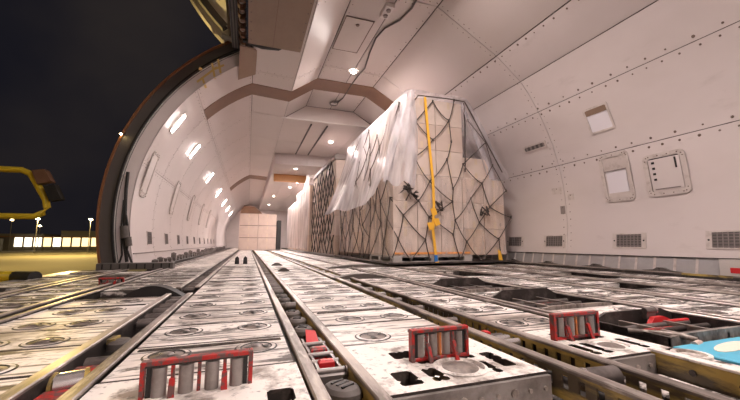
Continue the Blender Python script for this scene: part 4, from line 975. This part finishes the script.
c = atY(437, 265, Y0-0.085); part('hook_end', MB().box(c.x-0.03, c.x+0.03, c.y-0.008, c.y+0.008, 0.069, c.z+0.04, ch=0.004), 'strap_yellow', st)
mb = MB(); mb.box(X0+0.02, X0+1.32, Y0-0.012, Y0-0.004, SK+0.02, SK+0.05); solo('orange_tape', mb, 'tape_orange', 'orange tape band across the bottom cartons', 'tape')
c = atY(501, 260, Y0-0.05); mb = MB(); mb.prism([(c.x-0.04, c.y, 0.07), (c.x+0.04, c.y, 0.07), (c.x+0.0, c.y, 0.22), (c.x-0.05, c.y, 0.24)], (0, 0.006, 0)); solo('yellow_tag', mb, 'strap_yellow', 'small yellow tag at the right foot of the net', 'tag')

# stretch wrap round the lower cartons
mb = MB(); nu, nv = 60, 12; rw_ = random.Random(2)
us_ = [-(Y1_-Y0)+(Y1_-Y0+X1-X0)*i/nu for i in range(nu+1)]; gr = []
for j in range(nv+1):
    z = SK+0.01+(TOPL-SK)*j/nv
    for u in us_:
        b = 0.010+0.006*math.sin(u*7+z*5)+0.004*math.sin(u*19-z*11)
        gr.append((X0-b, Y0-b-min(u, 0), z) if u <= 0 else (X0+u, Y0-b, z))
mb.add(gr, [(j*(nu+1)+i, j*(nu+1)+i+1, (j+1)*(nu+1)+i+1, (j+1)*(nu+1)+i) for j in range(nv) for i in range(nu)], 0, True)
solo('stretch_wrap', mb, 'film_thin', 'tight clear stretch wrap around the lower cartons of near load', 'stretch wrap')
# plastic sheet draped over the near load
def drape(name, label, y0, y1, xl, xr, ztf, hemL, hemR, flareL, flareR, xrh, m='film', ny=90, seed=1, front=0.0, amp=0.05):
    rr = random.Random(seed); ph = [rr.uniform(0, 6.28) for _ in range(8)]
    def wob(y, k): return sum(math.sin(y*f+ph[(i+k) % 8])*a for i, (f, a) in enumerate(((3.1, 0.5), (7.3, 0.32), (13.0, 0.14), (23.0, 0.04))))
    rowsP = []
    for iy in range(ny+1):
        y = y0+(y1-y0)*iy/ny; prof = []; zt = ztf(y) if callable(ztf) else ztf; fl = flareL(y) if callable(flareL) else flareL
        hl = hemL(y)+0.05*wob(y*0.8, 2)
        for k in range(15):                                           # left skirt, from hem up
            t = k/14; z = hl+(zt-hl)*t
            x = xl-fl*(1-t)**1.3+amp*wob(y+0.25*t, 0)*(1-t*0.8)
            prof.append((x, y+0.05*wob(y*0.8+t*2, 3)*(1-t), z))
        for k in range(1, 8):
            t = k/8; prof.append((xl+(xr-xl)*t, y, zt+0.015*wob(y*1.5+t*3, 1)+0.02))
        hr = hemR(y)
        for k in range(15):
            t = k/14; z = zt-(zt-hr)*t; x = xr+(xrh-xr)*t**0.9+flareR*t*0.3+amp*0.8*wob(y+0.2*t, 4)*t
            prof.append((x, y+0.05*wob(y*2+t*2, 5)*t, z))
        rowsP.append(prof)
    mb = MB(); n = len(rowsP[0]); vs = [p for r_ in rowsP for p in r_]
    mb.add(vs, [(i*n+j, i*n+j+1, (i+1)*n+j+1, (i+1)*n+j) for i in range(ny) for j in range(n-1)], 0, True)
    return solo(name, mb, m, label, 'plastic sheet')
def hem1(y):
    t = (y-Y0)/(Y1_-Y0)
    return 1.06+0.24*math.exp(-((t-0.02)/0.06)**2)-0.06*min(1, max(0, t*1.3))
drape('plastic_sheet', 'clear crumpled plastic sheet draped over the near netted load', Y0-0.10, Y1_+0.15, UX0-0.035, UX1+0.04, UT+0.05, hem1, lambda y: 1.42, lambda y: 0.36+0.22*max(0, (y-6.3)/1.7), 0.10, X1+0.03, ny=140, seed=3, amp=0.075)
# corner gather hanging in front of the left edge
mb = MB(); rows_ = []
for i in range(13):
    t = i/12; z = 2.72-(2.72-1.22)*t; cx = 2.26-0.16*t; hw = 0.05+0.14*math.sin(t*2.2)+0.10*t; r_ = []
    for j in range(15):
        s = j/14*2-1; r_.append((cx+hw*s+0.05*(1-t), Y0-0.06-0.05*math.cos(s*1.5)-0.035*math.sin(s*9+t*3)*t, z+0.05*math.sin(s*6)*t))
    rows_.append(r_)
mb.add([p for r_ in rows_ for p in r_], [(i*15+j, i*15+j+1, (i+1)*15+j+1, (i+1)*15+j) for i in range(12) for j in range(14)], 0, True)
solo('plastic_fold', mb, 'film', 'gathered plastic fold at the front left corner of the near load', 'plastic sheet')
# veil of the sheet hanging at the front right shoulder
mb = MB(); rows_ = []; na, nb = 16, 12
for i in range(na+1):
    t = i/na; xo = 3.26+0.92*t; zo = 2.66-1.26*t; xi = 3.24+0.42*t; zi = 2.60-1.05*t; r_ = []
    for j in range(nb+1):
        q = j/nb; r_.append((xi+(xo-xi)*q, Y0-0.055-0.05*math.sin(q*9+t*2)*t+0.25*q*t, zi+(zo-zi)*q-0.10*math.sin(q*math.pi)*t+0.03*math.sin(q*17)*t))
    rows_.append(r_)
mb.add([p for r_ in rows_ for p in r_], [(i*(nb+1)+j, i*(nb+1)+j+1, (i+1)*(nb+1)+j+1, (i+1)*(nb+1)+j) for i in range(na) for j in range(nb)], 0, True)
solo('plastic_fold', mb, 'film', 'thin plastic veil over the front right shoulder of the near load', 'plastic sheet')

# ---- second load: netted cartons with dark top
A2, B2 = 8.35, 11.5
pb = root('cargo_pallet', (3.1, 9.9, 0.013), 'thin base sheet under the second netted load', 'pallet'); part('sheet', MB().box(1.95, 4.15, A2-0.05, B2+0.05, 0.043, 0.06), 'grey_metal', pb)
for r in range(5):
    for j in range(5):
        d = (B2-A2)/5
        carton(2.02, 2.75, A2+j*d, A2+(j+1)*d, 0.061+r*0.48, 0.061+(r+1)*0.48, 'carton in layer %s, %s along the left side of the second load' % (['one', 'two', 'three', 'four', 'five'][r], ORD[j]), 'cartons of the second load', MS[(r+j) % 3])
        if j == 0: carton(2.76, 3.6, A2, A2+d, 0.061+r*0.48, 0.061+(r+1)*0.48, 'carton on the right of layer %s of the second load' % ['one', 'two', 'three', 'four', 'five'][r], 'cartons of the second load', MS[(r+j+1) % 3])
rnd = random.Random(5)
net2 = root('cargo_net', (2.0, 9.9, 0.06), 'dark rope net over the second load behind', 'cargo net')
mbn, kn = make_net([-3.2+0.2*i for i in range(17)], [0.08+0.24*k for k in range(11)], lambda u, z: Vector((1.985, A2-u, z)), lambda u, z: z < 2.5 and u < 0.05, 0.05, 0.014)
tag(part('rope_mesh', mbn, 'net_rope', net2), kind='stuff')
mb = MB(); mb.box(1.98, 3.55, A2-0.02, B2, 2.465, 2.62, ch=0.05); solo('load_cover', mb, 'slat_grey', 'grey cover on top of the second netted load', 'cover')
# ---- third and fourth loads: film wrapped
for k, (a, b, xl, zt, lab) in enumerate(((11.85, 14.9, 1.85, 2.35, 'third'), (15.2, 18.2, 1.85, 2.1, 'fourth'))):
    pb = root('cargo_pallet', (3.0, (a+b)/2, 0.013), 'thin base sheet under the %s load from the camera' % lab, 'pallet'); part('sheet', MB().box(xl-0.05, 4.1, a-0.05, b+0.05, 0.043, 0.06), 'grey_metal', pb)
    for r in range(4):
        for j in range(3):
            h = (zt-0.06)/4
            carton(xl+0.1, xl+1.0, a+j*(b-a)/3, a+(j+1)*(b-a)/3, 0.061+r*h, 0.061+(r+1)*h, 'film wrapped carton, layer %s, %s along, in the %s load' % (['one', 'two', 'three', 'four'][r], ORD[j], lab), 'cartons of the %s load' % lab, MS[(r+j) % 3])
    drape('plastic_wrap', 'milky crumpled film wrapped round the %s load from the camera' % lab, a-0.06, b+0.06, xl+0.05, xl+1.05, (lambda y, zt=zt, a=a, k=k: zt+0.05+(0.38*max(0, 1-abs(y-a-0.4)/0.9) if k == 0 else 0)), lambda y: 0.15, lambda y: 0.4, 0.05, 0.05, xl+1.1, 'film_dense', 60, 9+k, amp=0.06)
# ---- far crates blocking the aisle
YC = 18.0
pb = root('cargo_pallet', (0.45, YC+0.7, 0.013), 'thin base sheet under the far boxes at the aisle end', 'pallet'); part('sheet', MB().box(-0.5, 1.4, YC-0.06, YC+1.5, 0.013, 0.03), 'grey_metal', pb)
for r in range(3):
    for i in range(2):
        z0 = 0.031+r*0.60; lab = 'large pinkish box at the aisle end, %s row %s side' % (['bottom', 'middle', 'top'][r], ['left', 'right'][i])
        carton(-0.44+i*0.88, 0.44+i*0.88, YC, YC+1.4, z0, z0+0.58, lab, 'large boxes at the aisle end', 'carton_pink')
        if r < 2:
            mb = MB(); mb.box(-0.42+i*0.88, 0.42+i*0.88, YC+0.01, YC+1.38, z0+0.579, z0+0.601); solo('gap_shade_slab', mb, 'net_rope', 'dark slab painting gap shade between far boxes, %s %s' % (['lower', 'upper'][r], ['left', 'right'][i]), 'gap shade', 'dark gap shade slabs')  # dark slabs paint the shade of the gaps between the boxes
mb = MB(); mb.prism([(-0.42, YC+0.05, 1.815), (0.62, YC+0.05, 1.815), (0.50, YC+0.05, 1.95), (0.22, YC+0.05, 2.16), (-0.25, YC+0.05, 2.20), (-0.38, YC+0.05, 2.0)], (0, 1.2, 0)); solo('dark_tarp', mb, 'brown_band', 'dark folded tarp on top of the far boxes', 'tarp')
mb = MB(); mb.box(1.36, 1.55, YC, YC+1.3, 0.031, 1.5, ch=0.02); solo('black_case', mb, 'black', 'tall black case right of the far boxes', 'case')

# ================================================================== OUTSIDE
mb = MB(); mb.box(-900, 900, -200, 1500, -5.3, -5.2); tag(link('ground', mb.mesh('ground', 'asphalt')), 'sodium lit airport apron beyond the open door', kind='structure')
# loader platform with bumper and yellow hoop rail
ld = root('cargo_loader', (-3.2, 4.4, -5.2), 'yellow cargo loader platform edge and hoop rail outside the doorway', 'cargo loader')
part('platform', MB().box(-6.5, -2.3, 3.0, 4.75, -0.25, -0.03), 'safety_yellow', ld)
part('loader_leg', MB().box(-5.6, -5.2, 3.6, 4.1, -5.2, -0.25), 'dark_steel', ld)
part('bumper', MB().tube([(-2.25, 4.62, 0.0), (-1.99, 4.42, 0.005)], 0.06, 12), 'black', ld)
part('bumper_arm', MB().tube([(-2.75, 4.75, 0.0), (-2.2, 4.60, 0.0)], 0.06, 10), 'safety_yellow', ld)
hoop = [P(-60, 169, 5.5), P(0, 169, 5.5), P(22, 170, 5.5), P(31, 174, 5.5), P(37, 184, 5.5), P(46, 200, 5.5), P(47, 207, 5.5), P(43, 213, 5.5), P(34, 216.5, 5.5), P(0, 216, 5.5), P(-60, 216, 5.5)]
part('hoop_rail', MB().tube(hoop, 0.038, 10), 'safety_yellow', ld)
pa = Vector(P(-60, 190, 5.5)); part('rail_post', MB().box(pa.x-0.06, pa.x+0.06, 4.6, 5.56, -0.2, -0.08).box(pa.x-0.06, pa.x+0.06, 5.44, 5.56, -0.2, 1.4), 'safety_yellow', ld)
part('lamp_head', MB().prism([P(31, 170, 5.42), P(44, 169, 5.42), P(51, 181, 5.42), P(37, 184, 5.42)], (0, 0.12, 0)), 'brown_band', ld)
part('lamp_head', MB().prism([P(43, 186, 5.42), P(54, 184, 5.42), P(61, 199, 5.42), P(49, 201, 5.42)], (0, 0.12, 0)), 'black', ld)
# terminal building
BY = 340.0
def BP(px, py, Y=BY): return atY(px, py, Y)
x0 = BP(-120, 245).x; x1 = BP(120, 245).x; zg = -5.2
tb = root('terminal_building', ((x0+x1)/2, BY, zg), 'long low terminal building with glowing bays across the apron', 'building')
def zAt(px, py, Y=BY): return BP(px, py, Y).z
part('wall', MB().box(x0, x1, BY+1, BY+40, zg, zAt(40, 239)), 'building', tb)
part('roof_block', MB().box(BP(-40, 240).x, BP(40, 240).x, BY+5, BY+35, zAt(40, 239), zAt(20, 233.5)), 'building', tb)
part('roof_block', MB().box(BP(57, 240).x, BP(110, 240).x, BY+5, BY+35, zAt(70, 239), zAt(70, 230.5)), 'building', tb)
part('eave', MB().box(x0, x1, BY-2, BY+2, zAt(40, 237.2), zAt(40, 236.2)), 'brown_band', tb)
for k in range(9):
    a = BP(14+k*9.6, 243).x; b = BP(14+k*9.6+8.6, 243).x
    t = part('lit_bay', MB().box(a, b, BY+0.2, BY+1, zAt(50, 246.5), zAt(50, 237.6)), 'bay_glow_white' if k in (0, 1, 2, 4) else 'bay_glow', tb)
    part('bay_post', MB().box(b, b+0.9, BY-0.5, BY+1, zg, zAt(50, 237.2)), 'building', tb)
part('parked_row', MB().box(BP(-10, 245).x, BP(15, 245).x, BY-20, BY-14, zg, zAt(5, 238.5, BY-18)), 'building', tb)
for (px, py, Y, lab) in ((38, 219, 250, 'tall sodium lamp post standing left of the doorway'), (91, 219.5, 250, 'sodium lamp post close beside the door frame'), (12, 220, 330, 'small distant sodium lamp far left'), (40, 226, 335, 'low distant sodium lamp above the terminal roof')):
    p = atY(px, py, Y); t = root('lamp_post', (p.x, p.y, zg), lab, 'lamp post', 'apron lamp posts')
    part('pole', MB().tube([(p.x, p.y, zg), (p.x, p.y, p.z)], 0.22, 8), 'building', t); part('lamp_head', MB().lathe([(0, -0.6), (0.9, -0.2), (0.9, 0.3), (0, 0.7)], 10, (p.x, p.y, p.z)), 'street_glow', t)
    if Y < 300: lamp('post_glow', 'POINT', (p.x, p.y-2, p.z-1), 15000, SODIUM, 0.6)
# marker light on the door frame edge
p = Vector(P(121, 134, 5.5)); t = root('marker_lamp', tuple(p), 'tiny glowing marker lamp on the door frame edge', 'lamp'); part('lens', MB().lathe([(0, -0.02), (0.02, 0), (0, 0.02)], 8), 'street_glow', t, True); part('mount', MB().lathe([(0.025, 0.0), (0.03, 0.01), (0.0, 0.03)], 8, (0, 0.02, 0)), 'black', t, True)
